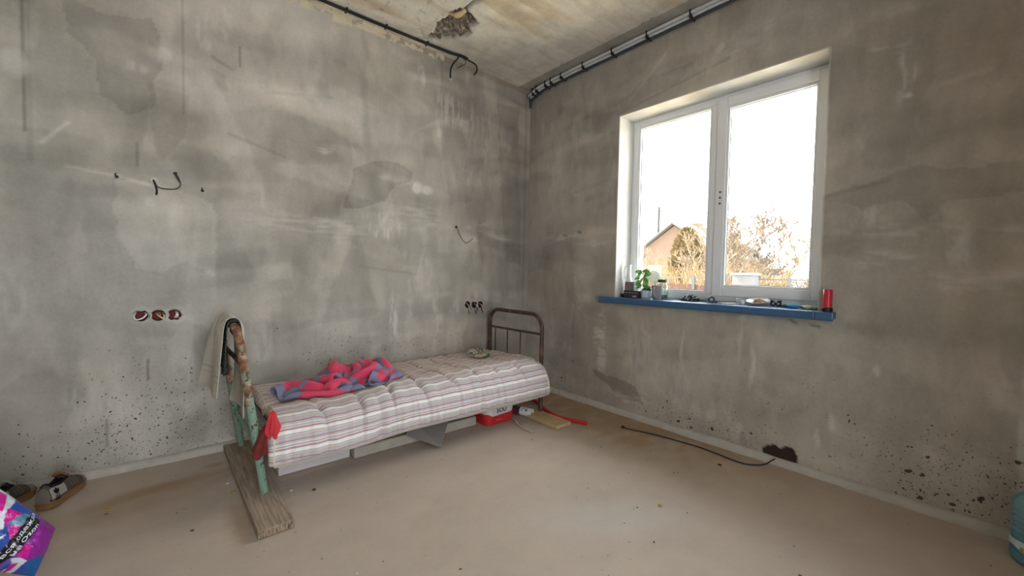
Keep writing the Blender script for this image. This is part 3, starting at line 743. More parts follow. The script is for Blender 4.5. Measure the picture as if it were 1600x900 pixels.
# red and white plastic tub
tub = thing('plastic_tub', 'red and white plastic tub on the floor under the bed', 'tub', (-.905, -.585, 0))
def rrect(x0, x1, y0, y1, r, n=6):
    P = []
    for cx, cy, a0 in ((x1-r, y1-r, 0), (x0+r, y1-r, PI/2), (x0+r, y0+r, PI), (x1-r, y0+r, 1.5*PI)):
        for k in range(n+1): a = a0+PI/2*k/n; P.append((cx+r*math.cos(a), cy+r*math.sin(a)))
    return P
RR = rrect(-1.045, -.768, -.735, -.43, .05)
def tub_layer(z0, z1, g0, g1):
    mb = MB(); n = len(RR); cx, cy = -.905, -.585; vs = []
    for z, g in ((z0, g0), (z1, g1)): vs += [(cx+(x-cx)*g, cy+(y-cy)*g, z) for x, y in RR]
    fs = [tuple(range(n-1, -1, -1)), tuple(range(n, 2*n))]+[(i, (i+1) % n, n+(i+1) % n, n+i) for i in range(n)]
    return mb.add(vs, fs)
red_pl = M_('red_plastic', (.50, .020, .025), .4, var=.1, bump=0, spec=.5); white_pl = M_('dusty_white_plastic', (.62, .60, .56), .5, var=.08, bump=0, spec=.4)
tub_layer(0, .185, .94, 1.0).build('tub_body', white_pl, tub, auto=40)
n = len(RR); mb = MB(); cx, cy = -.905, -.585
vsb = []; top_ = []
for i, (x, y) in enumerate(RR):
    zt = .055+.030*math.exp(-((x+1.03)/.035)**2)+.030*math.exp(-((x+.785)/.05)**2)
    for z in (0.0, zt): g = (.94+.06*z/.185)*1.006; vsb.append((cx+(x-cx)*g, cy+(y-cy)*g, z+.0005))
mb.add(vsb, [(2*i, 2*((i+1) % n), 2*((i+1) % n)+1, 2*i+1) for i in range(n)]).build('red_band', red_pl, tub, auto=40)
tub_layer(.185, .197, 1.03, 1.03).build('lid', white_pl, tub, auto=40)
tub_layer(.197, .199, .97, .97).build('lid_recess', red_pl, tub)

def text_mesh(body, size, fn, name, m, parent, bold=0.0, font_align='LEFT'):
    """lettering as a thin mesh; fn(x, y, d) places a point of the flat text"""
    cu = bpy.data.curves.new(name, 'FONT'); cu.body = body; cu.size = size; cu.align_x = font_align; cu.offset = bold
    cu.resolution_u = 3; cu.extrude = 0
    to = bpy.data.objects.new(name, cu); COL.objects.link(to)
    dg = bpy.context.evaluated_depsgraph_get(); me = bpy.data.meshes.new_from_object(to.evaluated_get(dg))
    bpy.data.objects.remove(to); bpy.data.curves.remove(cu)
    import bmesh
    bm = bmesh.new(); bm.from_mesh(me)
    bmesh.ops.remove_doubles(bm, verts=bm.verts, dist=1e-5)
    bmesh.ops.triangulate(bm, faces=bm.faces)
    w = world_loc(parent)
    for vv in bm.verts: vv.co = Vector(fn(vv.co.x, vv.co.y, .0012))-w
    bm.to_mesh(me); bm.free(); me.materials.clear(); me.materials.append(m)
    o = bpy.data.objects.new(name, me); COL.objects.link(o); o.parent = parent
    return o
ink = M_('black_ink', (.02, .02, .022), .6, bump=0)
fnt = lambda x, y, d: Vector((-.965+x, -.7385-.0, .098+y))
def on_front(x, y, d):
    z = .088+y; g = .94+.06*z/.185; return (-.955+x, cy+(-.735-cy)*g-.0018, z)
text_mesh('SOU', .048, on_front, 'lettering', ink, tub, .001)
text_mesh('••••• •••', .018, lambda x, y, d: (-.96+x, cy+(-.735-cy)*.955-.0030, .030+y), 'small_print', white_pl, tub)

# foam canister lying on its side, mouth towards the camera
can = thing('spray_canister', 'white and dark blue spray canister lying under the bed', 'canister', (-.655, -.70, .035))
ax = Vector((.085, -.205, 0)).normalized(); A = Vector((-.716, -.585, .0345)); Rm = ax.to_track_quat('Z', 'Y').to_matrix()
MB().lathe([(0, .0), (.027, .0), (.0325, .008), (.0325, .110), (0, .110)], A, 24, Rm).build('can_body', M_('dark_label', (.035, .03, .075), .4, col2=(.22, .015, .02), lo=.5, hi=.53, vs=6, bump=0), can, auto=40)
MB().lathe([(.0325, .110), (.0325, .205), (.0300, .211), (.0285, .210), (.0275, .160), (0, .158)], A, 24, Rm).build('can_sleeve', white_pl, can, auto=40)
MB().lathe([(0, .158), (.011, .158), (.011, .198), (.006, .200), (0, .200)], A, 16, Rm).build('valve', white_pl, can, auto=40)
def on_can(x, y, d):
    a = PI*.20+y/.0335; q = Rm @ Vector((math.cos(a)*.0335, math.sin(a)*.0335, .125+x)); return A+q
best = max(range(36), key=lambda k: (Rm @ Vector((math.cos(k*PI/18), math.sin(k*PI/18), 0))).dot(Vector((-.6, -.5, .7))))
text_mesh('ATM', .030, lambda x, y, d: A+Rm @ Vector((math.cos(best*PI/18-y/.0335+.3)*.0331, math.sin(best*PI/18-y/.0335+.3)*.0331, .118+x)), 'lettering', ink, can, .0006)

clear = NT('clear_dusty_plastic'); _tr = clear.n('BsdfTransparent'); _mx = clear.n('MixShader', i_0=.45)
clear.fin((.70, .66, .58), .25, None, .5); clear.l(_tr.outputs[0], _mx.inputs[1]); clear.l(clear.b.outputs[0], _mx.inputs[2]); clear.l(_mx.outputs[0], clear.out.inputs[0]); clear = clear.m
P = catmull([(-.795, -.70, .012), (-.81, -.775, .016), (-.835, -.84, .008), (-.85, -.92, .006), (-.838, -.985, .004), (-.842, -1.01, .002)], 5)
mb = MB(); vs = []; fs = []
for i, p in enumerate(P):
    w = .010 if i < len(P)-9 else (.017 if i < len(P)-3 else .009)
    for q in (-w, w): vs += [(p.x+q, p.y, p.z), (p.x+q, p.y, p.z+.0025)]
for i in range(len(P)-1):
    a = i*4; b = a+4; fs += [(a, a+2, b+2, b), (a+1, b+1, b+3, a+3), (a, b, b+1, a+1), (a+2, a+3, b+3, b+2)]
o = mb.add(vs, fs).build('plastic_strip', clear, None, smooth=True); tag(o, 'crumpled clear plastic strip on the floor beside the red and white tub', 'plastic strip')

o = MB().tube(catmull([(-.335, -.42, .013), (-.385, -.58, .013), (-.455, -.74, .013), (-.492, -.90, .013), (-.470, -1.03, .013), (-.425, -1.15, .013)], 8), .0125, 12).build('red_hose', M_('red_rubber', (.50, .02, .02), .5, var=.15, bump=.1), None, auto=50)
tag(o, 'short length of red corrugated tubing curving out behind the yellowish board', 'tubing')

blk = M_('black_cable', (.018, .017, .017), .5, var=.2, bump=0, spec=.4)
cf = thing('floor_cable', 'thin black cable snaking over the floor along the window wall', 'cable', (-.25, -1.36, 0))
P = catmull([(-.262, -1.35, .009), (-.25, -1.40, .005), (-.20, -1.55, .005), (-.172, -1.72, .005), (-.155, -1.86, .005), (-.165, -1.98, .005), (-.178, -2.08, .005), (-.165, -2.16, .005), (-.095, -2.22, .006), (-.048, -2.265, .044)], 8)
MB().tube(P, .0042, 8).build('cord', blk, cf, smooth=True)
MB().lathe([(0, 0), (.009, .002), (.010, .018), (.005, .024), (0, .024)], (-.268, -1.345, .010), 10, Matrix.Rotation(1.35, 3, 'X')).build('end_cap', blk, cf, auto=40)

# ================================================================== shoes
suede = M_('grey_brown_suede', (.105, .085, .07), .9, var=.35, vs=25); lining = M_('black_lining', (.012, .011, .012), .9)
tan = M_('orange_brown_suede', (.24, .10, .045), .9, var=.25, vs=30); offw = M_('dirty_white_leather', (.40, .38, .345), .6, var=.15, vs=20)
gum = M_('gum_sole', (.27, .145, .062), .6, var=.25, vs=16); lace_m = M_('grey_lace', (.30, .27, .24), .9)  # laces are plain grey
stripe_m = M_('dull_brown_stripe', (.15, .11, .085), .8)
def shoe(heel, toe, label, side):
    heel = Vector(heel); toe = Vector(toe); e = (toe-heel); L = e.length; e.normalize(); w = Vector((e.y, -e.x, 0))   # w: right side
    t0 = thing('sneaker', label, 'shoe', tuple((heel+toe)*.5), 'worn sneakers by the wall')
    P = lambda l, s, z: heel+e*l+w*s+Vector((0, 0, z))
    def hw(t): return .5*L*(.255+.105*sstep(.35, .72, np.float64(t))+.02*math.sin(t*3))*math.sqrt(max(0., 1-max(0., (t-.72)/.285)**2.2))*(1 if t > .1 else math.sqrt(max(.0, 1-(1-t/.1)**2))*.35+.65) if t < 1 else .0
    out = [(t, hw(t)) for t in [0, .01, .03, .06, .1, .18, .28, .4, .52, .64, .74, .82, .88, .93, .965, .988, 1.]]
    cv = lambda t: side*L*(.03*math.sin(t*PI)-.02*t)
    outline = [(P(t*L, cv(t)+h, 0)) for t, h in out]+[(P(t*L, cv(t)-h, 0)) for t, h in reversed(out)]
    mb = MB(); n = len(outline); c = sum(outline, Vector())/n; vs = []
    lay = [(0, .985), (.004, 1.03), (.026, 1.035), (.034, 1.01)]
    for z, g in lay: vs += [c+(p-c)*g+Vector((0, 0, z+ (0 if z == 0 else .004*0))) for p in outline]
    fs = [tuple(range(n-1, -1, -1)), tuple((len(lay)-1)*n+i for i in range(n))]
    for k in range(len(lay)-1): fs += [(k*n+i, k*n+(i+1) % n, (k+1)*n+(i+1) % n, (k+1)*n+i) for i in range(n)]
    sole = mb.add(vs, fs).build('sole', gum, t0, auto=50)
    ml = [c+(p-c)*1.042+Vector((0, 0, .027)) for p in outline]; MB().tube(ml, .0022, 5, closed=True).build('welt', tan, sole, smooth=True)
    def top(t):      # height of the upper
        return np.interp(t, [0, .03, .12, .28, .42, .55, .7, .85, .95, 1.], [.096, .112, .108, .096, .106, .100, .076, .060, .049, .036])
    def sect(t, a, grow=0.):
        """a from 0 (right edge) to pi (left edge)"""
        h = hw(min(t, .995))*1.0+grow; H_ = top(t)-.032+grow
        q = math.cos(a); s_ = abs(math.sin(a))**.62
        lean = .012*(1-t/.15) if t < .15 else 0
        pull = 1-.22*s_*(1 if t < .6 else .4)
        return P(t*L-grow*(1 if t < .04 else 0)+lean*0, cv(t)+h*q*pull, .032+H_*s_)
    ts = [.004, .012, .03, .06, .10, .15, .2, .26, .32, .38, .44, .5, .56, .62, .68, .74, .8, .85, .89, .93, .96, .98, .993]
    an = [PI*k/20 for k in range(21)]
    V_ = np.array([[sect(t, a) for a in an] for t in ts])
    keepf = np.ones((len(ts)-1, 20), bool)
    for i in range(len(ts)-1):
        for j in range(20):
            tm = (ts[i]+ts[i+1])/2
            if .05 < tm < .47 and 6 <= j <= 13: keepf[i, j] = False
    up = grid_mesh('upper', V_, len(ts), 21, suede, t0, keep=keepf)
    so = up.modifiers.new('thick', 'SOLIDIFY'); so.thickness = .005; so.offset = -1
    # collar roll, dark lining, tongue, toe cap, heel panel
    rim = [sect(t, PI*6/20) for t in (.06, .10, .15, .2, .26, .32, .38, .44, .47)]+[sect(.47, PI*k/20) for k in (8, 10, 12)]+[sect(t, PI*14/20) for t in (.47, .44, .38, .32, .26, .2, .15, .10, .06)]+[sect(.055, PI*k/20) for k in (12, 10, 8)]
    MB().tube(rim, .0065, 7, closed=True).build('collar', lining, t0, smooth=True)
    li = MB(); vs = [P(t*L, cv(t)+s*hw(t)*.8, .040) for t in (.04, .15, .3, .45, .6) for s in (-1, 1)]
    li.add(vs, [(2*i, 2*i+1, 2*i+3, 2*i+2) for i in range(4)]).build('insole', lining, t0)
    tg = np.array([[P((.36+.30*u)*L, cv(.5)+s*L*.085*(1-.2*u), .128-.052*u-.006*abs(s)**2*2) for s in (-1, -.5, 0, .5, 1)] for u in (0, .25, .5, .75, 1)])
    tgo = grid_mesh('tongue', tg, 5, 5, tan if side > 0 else offw, t0); so = tgo.modifiers.new('thick', 'SOLIDIFY'); so.thickness = .007
    tc = np.array([[sect(t, a, .0016) for a in an] for t in (.74, .8, .85, .89, .93, .96, .98, .993)]); grid_mesh('toe_cap', tc, 8, 21, M_('dirty_toe_leather', (.26, .23, .195), .7, var=.2, vs=20), t0)
    hp = np.array([[sect(t, PI*k/20*.9+.05, .0022) for k in (0, 1, 2, 3, 4, 4.8)] for t in (.012, .03, .06, .10, .15, .2, .26, .32)]); grid_mesh('heel_panel', hp, 8, 6, offw, t0)
    hp2 = np.array([[sect(t, PI-(PI*k/20*.9+.05), .0022) for k in (0, 1, 2, 3, 4, 4.8)] for t in (.012, .03, .06, .10, .15, .2, .26, .32)]); grid_mesh('heel_panel', hp2, 8, 6, offw, t0)
    bk = np.array([[sect(.004, PI*k/20, .003) for k in range(1, 20)], [P(-.003, cv(0)+hw(.004)*math.cos(PI*k/20)*.8, .034) for k in range(1, 20)]]); grid_mesh('heel_tab', bk, 2, 19, M_('grey_heel_leather', (.20, .17, .145), .7, var=.2, vs=20), t0)
    for sgn in (1, -1):      # three stripes on each flank
        for k in range(3):
            tt = .40+.065*k
            st = np.array([[sect(tt+dt+.05*(1-a_/4.), (PI*a_/20 if sgn > 0 else PI-PI*a_/20), .0018) for a_ in (.6, 1.6, 2.6, 3.6, 4.6)] for dt in (0, .03)]); grid_mesh('stripe', st, 2, 5, stripe_m, t0)
    for k in range(4):
        t_ = .50+.05*k
        MB().tube(catmull([sect(t_, PI*.30, .001), sect(t_+.01, PI*.42, .012), sect(t_+.012, PI*.58, .012), sect(t_, PI*.70, .001)], 4), .003, 6).build('lace', lace_m, t0, smooth=True)
    # three-leaf emblem on the rear flank facing the room
    def emb(u, v_):
        a0 = PI*2.1/20; return sect(.095-u/L, a0+v_/.052, .0034)
    em = MB()
    for ang, sc in ((0, 1.), (.72, .9), (-.72, .9)):
        leaf = [(0, -.001), (.0042, .006), (.0052, .011), (.003, .016), (0, .019), (-.003, .016), (-.0052, .011), (-.0042, .006)]
        pts = [(x*math.cos(ang)+y*math.sin(ang), -x*math.sin(ang)+y*math.cos(ang)) for x, y in leaf]
        b = len(em.v); em.add([emb(x*sc*1.25, y*sc*1.25-.007) for x, y in pts], [tuple(range(8))])
    for yy in (-.0025, -.0055, -.0085):
        em.add([emb(x*1.1, yv-.007) for x, yv in ((-.011, yy), (.011, yy), (.010, yy-.0016), (-.010, yy-.0016))], [(0, 1, 2, 3)])
    em.build('emblem', lining, t0)
    return t0
shoe((-3.235, -.292, .0), (-3.155, -.042, .0), 'worn grey-brown sneaker with orange-brown sole standing by the wall, emblem towards the room', 1)
shoe((-3.400, -.235, .0), (-3.318, -.040, .0), 'worn sneaker half hidden behind the colourful plastic bag', -1)

# ================================================================== shopping bag at the left
BT, BTL, BB, BL_ = Vector((-3.128, -.80, .130)), Vector((-3.325, -.78, .405)), Vector((-3.168, -.885, .012)), Vector((-3.40, -.93, .20))
def bag_pt(a, b, side, off=0.):
    """a: 0 at the right-hand edge .. 1 left; b: 0 top edge .. 1 bottom edge"""
    p = (BT*(1-a)+BTL*a)*(1-b)+(BB*(1-a)+BL_*a)*b
    nrm = (BTL-BT).cross(BB-BT).normalized()
    if nrm.y > 0: nrm = -nrm
    pin = lambda x: (1-abs(2*x-1)**2.6)
    bulge = .085*(max(0, pin(a))**.6)*(max(0, pin(b))**.6)
    wr = .010*mnoise.noise((a*5, b*5, side))+.006*mnoise.noise((a*12+b*5, b*4, side+4))+.004*abs(mnoise.noise((a*9-b*14, b*9+a*4, side+9)))
    wr *= min(1, 9*min(a, 1-a, b, 1-b)+.12)
    ctr = Vector((.5, .5, 0)); shrink = .0
    q = p+nrm*side*(bulge+wr+off)
    q.z = max(q.z, .004); q.x = max(q.x, XL+.006)
    return q
nb_ = 90
A_, B_ = np.meshgrid(np.linspace(0, 1, nb_), np.linspace(0, 1, nb_), indexing='ij')
MAG, WHT, VIO, BLU, BLK, TEA, PUR, CYA = (.62, .01, .28), (.66, .68, .74), (.13, .09, .40), (.03, .07, .36), (.012, .011, .016), (.10, .24, .34), (.27, .015, .27), (.012, .10, .30)
Cb = np.zeros((nb_, nb_, 3)); Cb[:] = BLU
wa = A_+.02*fbm(A_, B_, 6, 601, 2); wb_ = B_+.02*fbm(A_, B_, 6, 603, 2)
for col, poly in ((WHT, [(.52, 0), (1, 0), (1, .6), (.55, .55), (.60, .3)]), (MAG, [(.64, .1), (.78, .08), (.74, .30), (.63, .36)]), (MAG, [(.80, .3), (1, .3), (1, .7), (.85, .6)]), (WHT, [(.57, .42), (.72, .40), (.70, .78), (.58, .72)]),
        (MAG, [(.60, .28), (.46, .22), (.53, .48), (.58, .44)]), (TEA, [(.55, .46), (.46, .24), (.36, .18), (.38, .40), (.48, .44)]), (MAG, [(.52, .46), (.38, .40), (.42, .64), (.47, .62)]),
        (WHT, [(.52, .62), (.50, .60), (.60, .86), (.64, .86)]), (VIO, [(.48, .88), (.44, .86), (.30, .84), (.36, 1), (.6, 1), (.6, .9)]), (WHT, [(.34, .85), (.18, .76), (.22, 1), (.33, 1), (.30, .92)]), (MAG, [(.30, .90), (.25, .88), (.27, 1), (.31, 1)]),
        (PUR, [(-.05, -.05), (.26, -.05), (.25, .25), (.30, .46), (.34, .80), (.18, .82), (.02, .62), (-.05, .6)]), (MAG, [(.33, .82), (.28, .62), (.23, .60), (.20, .78)]), (CYA, [(-.05, .60), (.02, .62), (.17, .82), (.12, 1.05), (-.05, 1.05)]), (BLK, [(.40, .26), (.24, .16), (.27, .45), (.33, .81), (.40, .95), (.47, .88), (.42, .49)])):
    Cb[inpoly(wa, wb_, poly)] = col
bag_t = NT('printed_shiny_film'); bag_mat = bag_t.fin(bag_t.n('Attribute', attribute_name='Col').outputs['Color'], .22, bag_t.bump(bag_t.noise(60, 4, .6), .35, .006), .5)
bag = thing('plastic_bag', 'shiny magenta, blue and white printed plastic bag on the floor', 'bag', (-3.26, -.87, 0))
for sd, nm in ((1, 'front_film'), (-1, 'back_film')):
    Vb = np.array([[bag_pt(a, b, sd) for b in np.linspace(0, 1, nb_)] for a in np.linspace(0, 1, nb_)])
    grid_mesh(nm, Vb, nb_, nb_, bag_mat, bag, attrs={'Col': Cb})
bag_ink = M_('white_print', (.72, .72, .74), .3, bump=0)
def on_bag(a0, b0, a1, b1, sx, sy):
    def fn(x, y, d):
        t = x/sx; a = a0+(a1-a0)*t+y*sy; b = b0+(b1-b0)*t+y*sy*.18; return bag_pt(a, b, 1, .0025)
    return fn
text_mesh('вся одежда', 1., on_bag(.412, .885, .318, .12, 5.6, .056), 'lettering', bag_ink, bag, .012)
text_mesh('на Ozon', 1., on_bag(.350, .83, .255, .24, 3.9, .060), 'lettering', bag_ink, bag, .012)

# ================================================================== big water bottle at the right
wp = NT('blue_bottle_plastic'); _tr = wp.n('BsdfTransparent'); _tr.inputs[0].default_value = (.72, .90, .94, 1); _mx = wp.n('MixShader', i_0=.45)
wp.fin((.26, .50, .58), .15, wp.bump(wp.noise(30, 3), .1, .003), .5); wp.l(_tr.outputs[0], _mx.inputs[1]); wp.l(wp.b.outputs[0], _mx.inputs[2]); wp.l(_mx.outputs[0], wp.out.inputs[0]); wp = wp.m
BC = Vector((-.185, -3.225, 0)); R_ = .080
wbt = thing('water_bottle', 'large pale blue plastic water bottle with a blue and white label on the floor', 'bottle', tuple(BC))
prof = [(0, .004), (.055, .001), (.074, .006), (R_, .022), (R_, .045), (R_-.002, .048), (R_-.002, .098), (R_, .101)]
for k in range(5): z = .112+.022*k; prof += [(R_, z), (R_-.003, z+.006), (R_-.003, z+.011), (R_, z+.016)]
prof += [(R_, .232), (R_-.005, .252), (R_-.018, .268), (.045, .283), (.026, .294), (.020, .300), (.020, .312), (0, .312)]
MB().lathe(prof, BC, 40).build('bottle_body', wp, wbt, auto=60)
MB().lathe([(.0235, .306), (.0235, .330), (.021, .333), (0, .333)], BC, 24).build('cap', M_('pink_cap', (.55, .18, .22), .4, bump=0), wbt, auto=40)
hd = M_('pale_handle', (.62, .50, .52), .4, bump=0)
MB().tube(catmull([BC+Vector((-.021, 0, .302)), BC+Vector((-.045, .02, .33)), BC+Vector((-.02, .03, .365)), BC+Vector((.02, .025, .355)), BC+Vector((.021, 0, .304))], 6), .0045, 8).build('handle', hd, wbt, smooth=True)
# label band: white wavy ground with yellow-green fruit and a blue oval
na, nz = 160, 24
ang = np.linspace(0, 2*PI, na); zz = np.linspace(.049, .097, nz)
AA, ZZ = np.meshgrid(ang, zz, indexing='ij')
Cl = np.zeros((na, nz, 3)); Cl[:] = (.55, .66, .70)
wave = .062+.008*np.sin(AA*4); Cl[ZZ < wave] = (.03, .16, .38)
th0 = math.atan2(CAM.y-BC.y, CAM.x-BC.x) % (2*PI)
dth = (AA-th0+PI) % (2*PI)-PI
for (c0, z0, ra, rz, col) in ((-.42, .080, .10, .010, (.50, .42, .04)), (-.60, .066, .09, .012, (.30, .34, .03)), (-.48, .058, .06, .006, (.55, .48, .08)), (-.18, .080, .06, .007, (.03, .18, .42)), (.18, .070, .30, .018, (.60, .68, .72)), (.18, .070, .28, .0165, (.012, .045, .16))):
    Cl[((dth-c0)/ra)**2+((ZZ-z0)/rz)**2 < 1] = col
lb = NT('printed_label'); lbm = lb.fin(lb.n('Attribute', attribute_name='Col').outputs['Color'], .4, None, .4)
grid_mesh('label', np.stack([BC.x+(R_+.0006)*np.cos(AA), BC.y+(R_+.0006)*np.sin(AA), ZZ], -1), na, nz, lbm, wbt, attrs={'Col': Cl})
text_mesh('Ар', .026, lambda x, y, d: (BC.x+(R_+.0016)*math.cos(th0-.06+x/R_), BC.y+(R_+.0016)*math.sin(th0-.06+x/R_), .061+y), 'lettering', bag_ink, wbt, .001)

# ================================================================== sockets and wires on the walls
cupm = M_('dark_red_socket_box', (.16, .014, .014), .55, var=.3, vs=40); cupg = M_('dusty_dark_box', (.07, .035, .03), .7, var=.4, vs=40)
wire_w = M_('grey_white_wire', (.66, .63, .60), .5, bump=0); wire_o = M_('copper_beige_wire', (.68, .50, .32), .45, bump=0)
def socket(u, v, label, group, kind, seed):
    r = random.Random(seed)
    t0 = thing('socket_box', label, 'socket box', (u, .02, v), group)
    Rx = Matrix.Rotation(PI/2, 3, 'X')
    MB().lathe([(.0335, .002), (.0335, -.043), (.031, -.045), (0, -.045)], (u, 0, v), 20, Rx, cap=False).build('cup', cupm if kind != 'g' else cupg, t0, auto=40)
    MB().tube([(u+.0342*math.cos(a)*(1+.03*r.uniform(-1, 1)), -.001, v+.0342*math.sin(a)*(1+.03*r.uniform(-1, 1))) for a in [2*PI*k/18 for k in range(18)]], .0028, 5, closed=True).build('broken_rim', M_('rim_plaster', (.40, .38, .36), .9), t0)
    return t0, r
nmA = ['leftmost', 'middle', 'rightmost']
for k, (u, v) in enumerate(SOCK_A):
    t0, r = socket(u, v, f'{nmA[k]} dark red round socket box in the trio left of the towel', 'socket boxes near the foot of the bed', 'r', k)
    if k == 0: MB().tube(catmull([(u-.02, .03, v+.02), (u-.028, .004, v-.005), (u-.018, -.008, v-.022), (u+.008, -.010, v-.014), (u+.024, .0, v+.006), (u+.014, .03, v+.012)], 6), .0042, 7).build('wire', wire_w, t0, smooth=True)
    if k == 1:
        for q in range(4): MB().tube(catmull([(u-.012+.006*q, .035, v+.012+.004*(q % 2)), (u-.006+.006*q, .008, v+.004-.004*q), (u+.012+.003*q, -.008, v-.014), (u+.028+.003*q, -.016, v-.026-.003*q)], 6), .0018, 6).build('wire', wire_o, t0, smooth=True)
        MB().tube(catmull([(u+.02, .03, v+.01), (u+.026, .0, v-.004), (u+.022, .01, v-.018)], 6), .0035, 6).build('wire', wire_w, t0, smooth=True)
    if k == 2:
        for q in range(2): MB().tube(catmull([(u+.006+.008*q, .03, v+.020), (u+.010+.006*q, -.004, v+.004), (u+.004+.009*q, .0, v-.012), (u+.002+.006*q, .03, v-.022)], 6), .0040, 7).build('wire', wire_w, t0, smooth=True)
for k, (u, v) in enumerate(SOCK_B):
    t0, r = socket(u, v, f'{nmA[k]} dark round socket box with hanging wires in the trio above the headboard', 'socket boxes near the headboard', 'g', 10+k)
    for q in range(3):
        a = r.uniform(-.02, .02); b = r.uniform(-.045, -.025)
        MB().tube(catmull([(u+a, .03, v+.01), (u+a*.6, -.010, v), (u+a+.006, -.022, v+b*.7), (u+a+.020, -.020, v+b*(1.3+.4*q)), (u+.032, -.010, v+b*.6), (u+.028, .004, v+.0)], 6), .0017 if q else .003, 6).build('wire', blk if q else (wire_o if k == 2 else wire_w), t0, smooth=True)

lw = thing('lamp_wire', 'black twisted lamp wire sticking out of the plaster above the dark red sockets', 'wire', (-2.845, 0, 1.56))
MB().lathe([(.020, -.002), (.018, .006), (0, .007)], (-2.846, .001, 1.60), 10, Matrix.Rotation(PI/2, 3, 'X')).build('plaster_hole', M_('pale_broken_plaster', (.55, .50, .43), .95, var=.3, vs=40), lw)
MB().lathe([(.014, -.002), (.012, .006), (0, .007)], (-2.828, .001, 1.530), 9, Matrix.Rotation(PI/2, 3, 'X')).build('plaster_hole', M_('pale_broken_plaster_b', (.55, .50, .43), .95, var=.3, vs=40), lw)
MB().tube(catmull([(-2.85, .0, 1.605), (-2.842, -.018, 1.575), (-2.836, -.014, 1.545), (-2.838, -.002, 1.522)], 6), .005, 7).build('wire', blk, lw, smooth=True)
MB().tube(catmull([(-2.846, .0, 1.598), (-2.832, -.022, 1.565), (-2.80, -.035, 1.556), (-2.755, -.05, 1.560), (-2.736, -.055, 1.580), (-2.735, -.055, 1.600)], 6), .0034, 7).build('wire', M_('brown_wire', (.10, .075, .05), .5, bump=0), lw, smooth=True)
for q in (0, 1): MB().tube(catmull([(-2.735, -.055, 1.598), (-2.745-.004*q, -.055, 1.625), (-2.764+.010*q, -.056, 1.650+.004*q)], 5), [.004]*5+[.0055]*5+[.0035], 7).build('wire_end', blk, lw, smooth=True)
for u, v, nm in ((-2.996, 1.596, 'small black hook screw in the plaster left of the lamp wire'), (-2.632, 1.575, 'small black hook screw in the plaster right of the lamp wire')):
    h = thing('wall_hook', nm, 'hook', (u, 0, v), 'hook screws beside the lamp wire')
    MB().tube(catmull([(u, .006, v), (u-.002, -.020, v), (u-.004, -.030, v+.006), (u-.003, -.026, v+.014)], 5), .0032, 7).build('shank', blk, h, smooth=True)
    MB().lathe([(.0085, -.0005), (.008, .004), (0, .005)], (u, 0, v), 12, Matrix.Rotation(PI/2, 3, 'X')).build('washer', blk, h)
w2 = thing('loose_wire', 'thin loose black wire curling out of the wall above the headboard', 'wire', (-.858, 0, 1.5))
MB().tube(catmull([(-.860, .005, 1.515), (-.856, -.02, 1.50), (-.845, -.026, 1.46), (-.815, -.030, 1.41), (-.780, -.034, 1.382), (-.745, -.036, 1.395), (-.705, -.038, 1.425)], 6), .0026, 6).build('wire', blk, w2, smooth=True)
MB().lathe([(.013, -.001), (.011, .006), (0, .007)], (-.860, 0, 1.517), 9, Matrix.Rotation(PI/2, 3, 'X')).build('wall_hole', M_('dark_hole', (.05, .04, .035), .9), w2)

# ---- cables under the ceiling
cc = thing('ceiling_cable', 'thick black cable running under the ceiling along the left wall', 'cable', (-1.9, -.08, 2.92))
P = catmull([(-3.45, -.05, 2.925), (-2.9, -.055, 2.927), (-2.3, -.06, 2.928), (-1.96, -.066, 2.930), (-1.65, -.072, 2.928), (-1.36, -.080, 2.928), (-1.15, -.090, 2.926), (-.99, -.100, 2.926), (-.90, -.11, 2.930), (-.82, -.10, 2.930), (-.735, -.085, 2.925), (-.70, -.05, 2.90), (-.705, -.012, 2.875)], 8)
for q in range(3):
    sh_ = Vector((0, .009*(q-1), -.004*(q % 2)))
    MB().tube([p+sh_ for p in (P if q == 1 else P[:-26])], .0068 if q != 1 else .0060, 7).build('cord', blk, cc, smooth=True)
for x in (-2.6, -2.16, -1.83, -1.545, -1.21): MB().box(x-.006, x+.006, -.092+(x+1.9)*-.02, -.050+(x+1.9)*-.02, 2.916, 2.940).build('clip', blk, cc)
hc = thing('hanging_cable', 'short black cable end hooking down over the plaster near the corner', 'cable', (-.94, -.03, 2.85))
MB().tube(catmull([(-.92, -.105, 2.928), (-.918, -.075, 2.915), (-.935, -.04, 2.885), (-.952, -.028, 2.84), (-.952, -.024, 2.80), (-.945, -.012, 2.775), (-.935, .004, 2.772)], 6), .0066, 8).build('cord', blk, hc, smooth=True)
MB().lathe([(.016, -.002), (.013, .006), (0, .007)], (-.938, 0, 2.772), 10, Matrix.Rotation(PI/2, 3, 'X')).build('wall_hole', M_('pale_hole_rim', (.58, .52, .45), .9), hc)
hc2 = thing('thin_cable_loop', 'thin brown cable loop dangling just under the ceiling beside the corner', 'cable', (-.85, -.05, 2.9))
MB().tube(catmull([(-.90, -.10, 2.929), (-.85, -.085, 2.927), (-.825, -.06, 2.915), (-.85, -.04, 2.895), (-.865, -.015, 2.885), (-.868, .003, 2.880)], 6), .003, 6).build('cord', M_('brown_cable', (.07, .05, .04), .6, bump=0), hc2, smooth=True)
cd = M_('grey_conduit', (.58, .57, .56), .45, var=.12, bump=.1, spec=.5); cdd = M_('dark_conduit', (.06, .065, .075), .5, bump=.1)
cb = thing('conduit_bundle', 'bundle of grey and dark conduits along the ceiling edge above the window', 'conduit', (-.05, -1., 2.92))
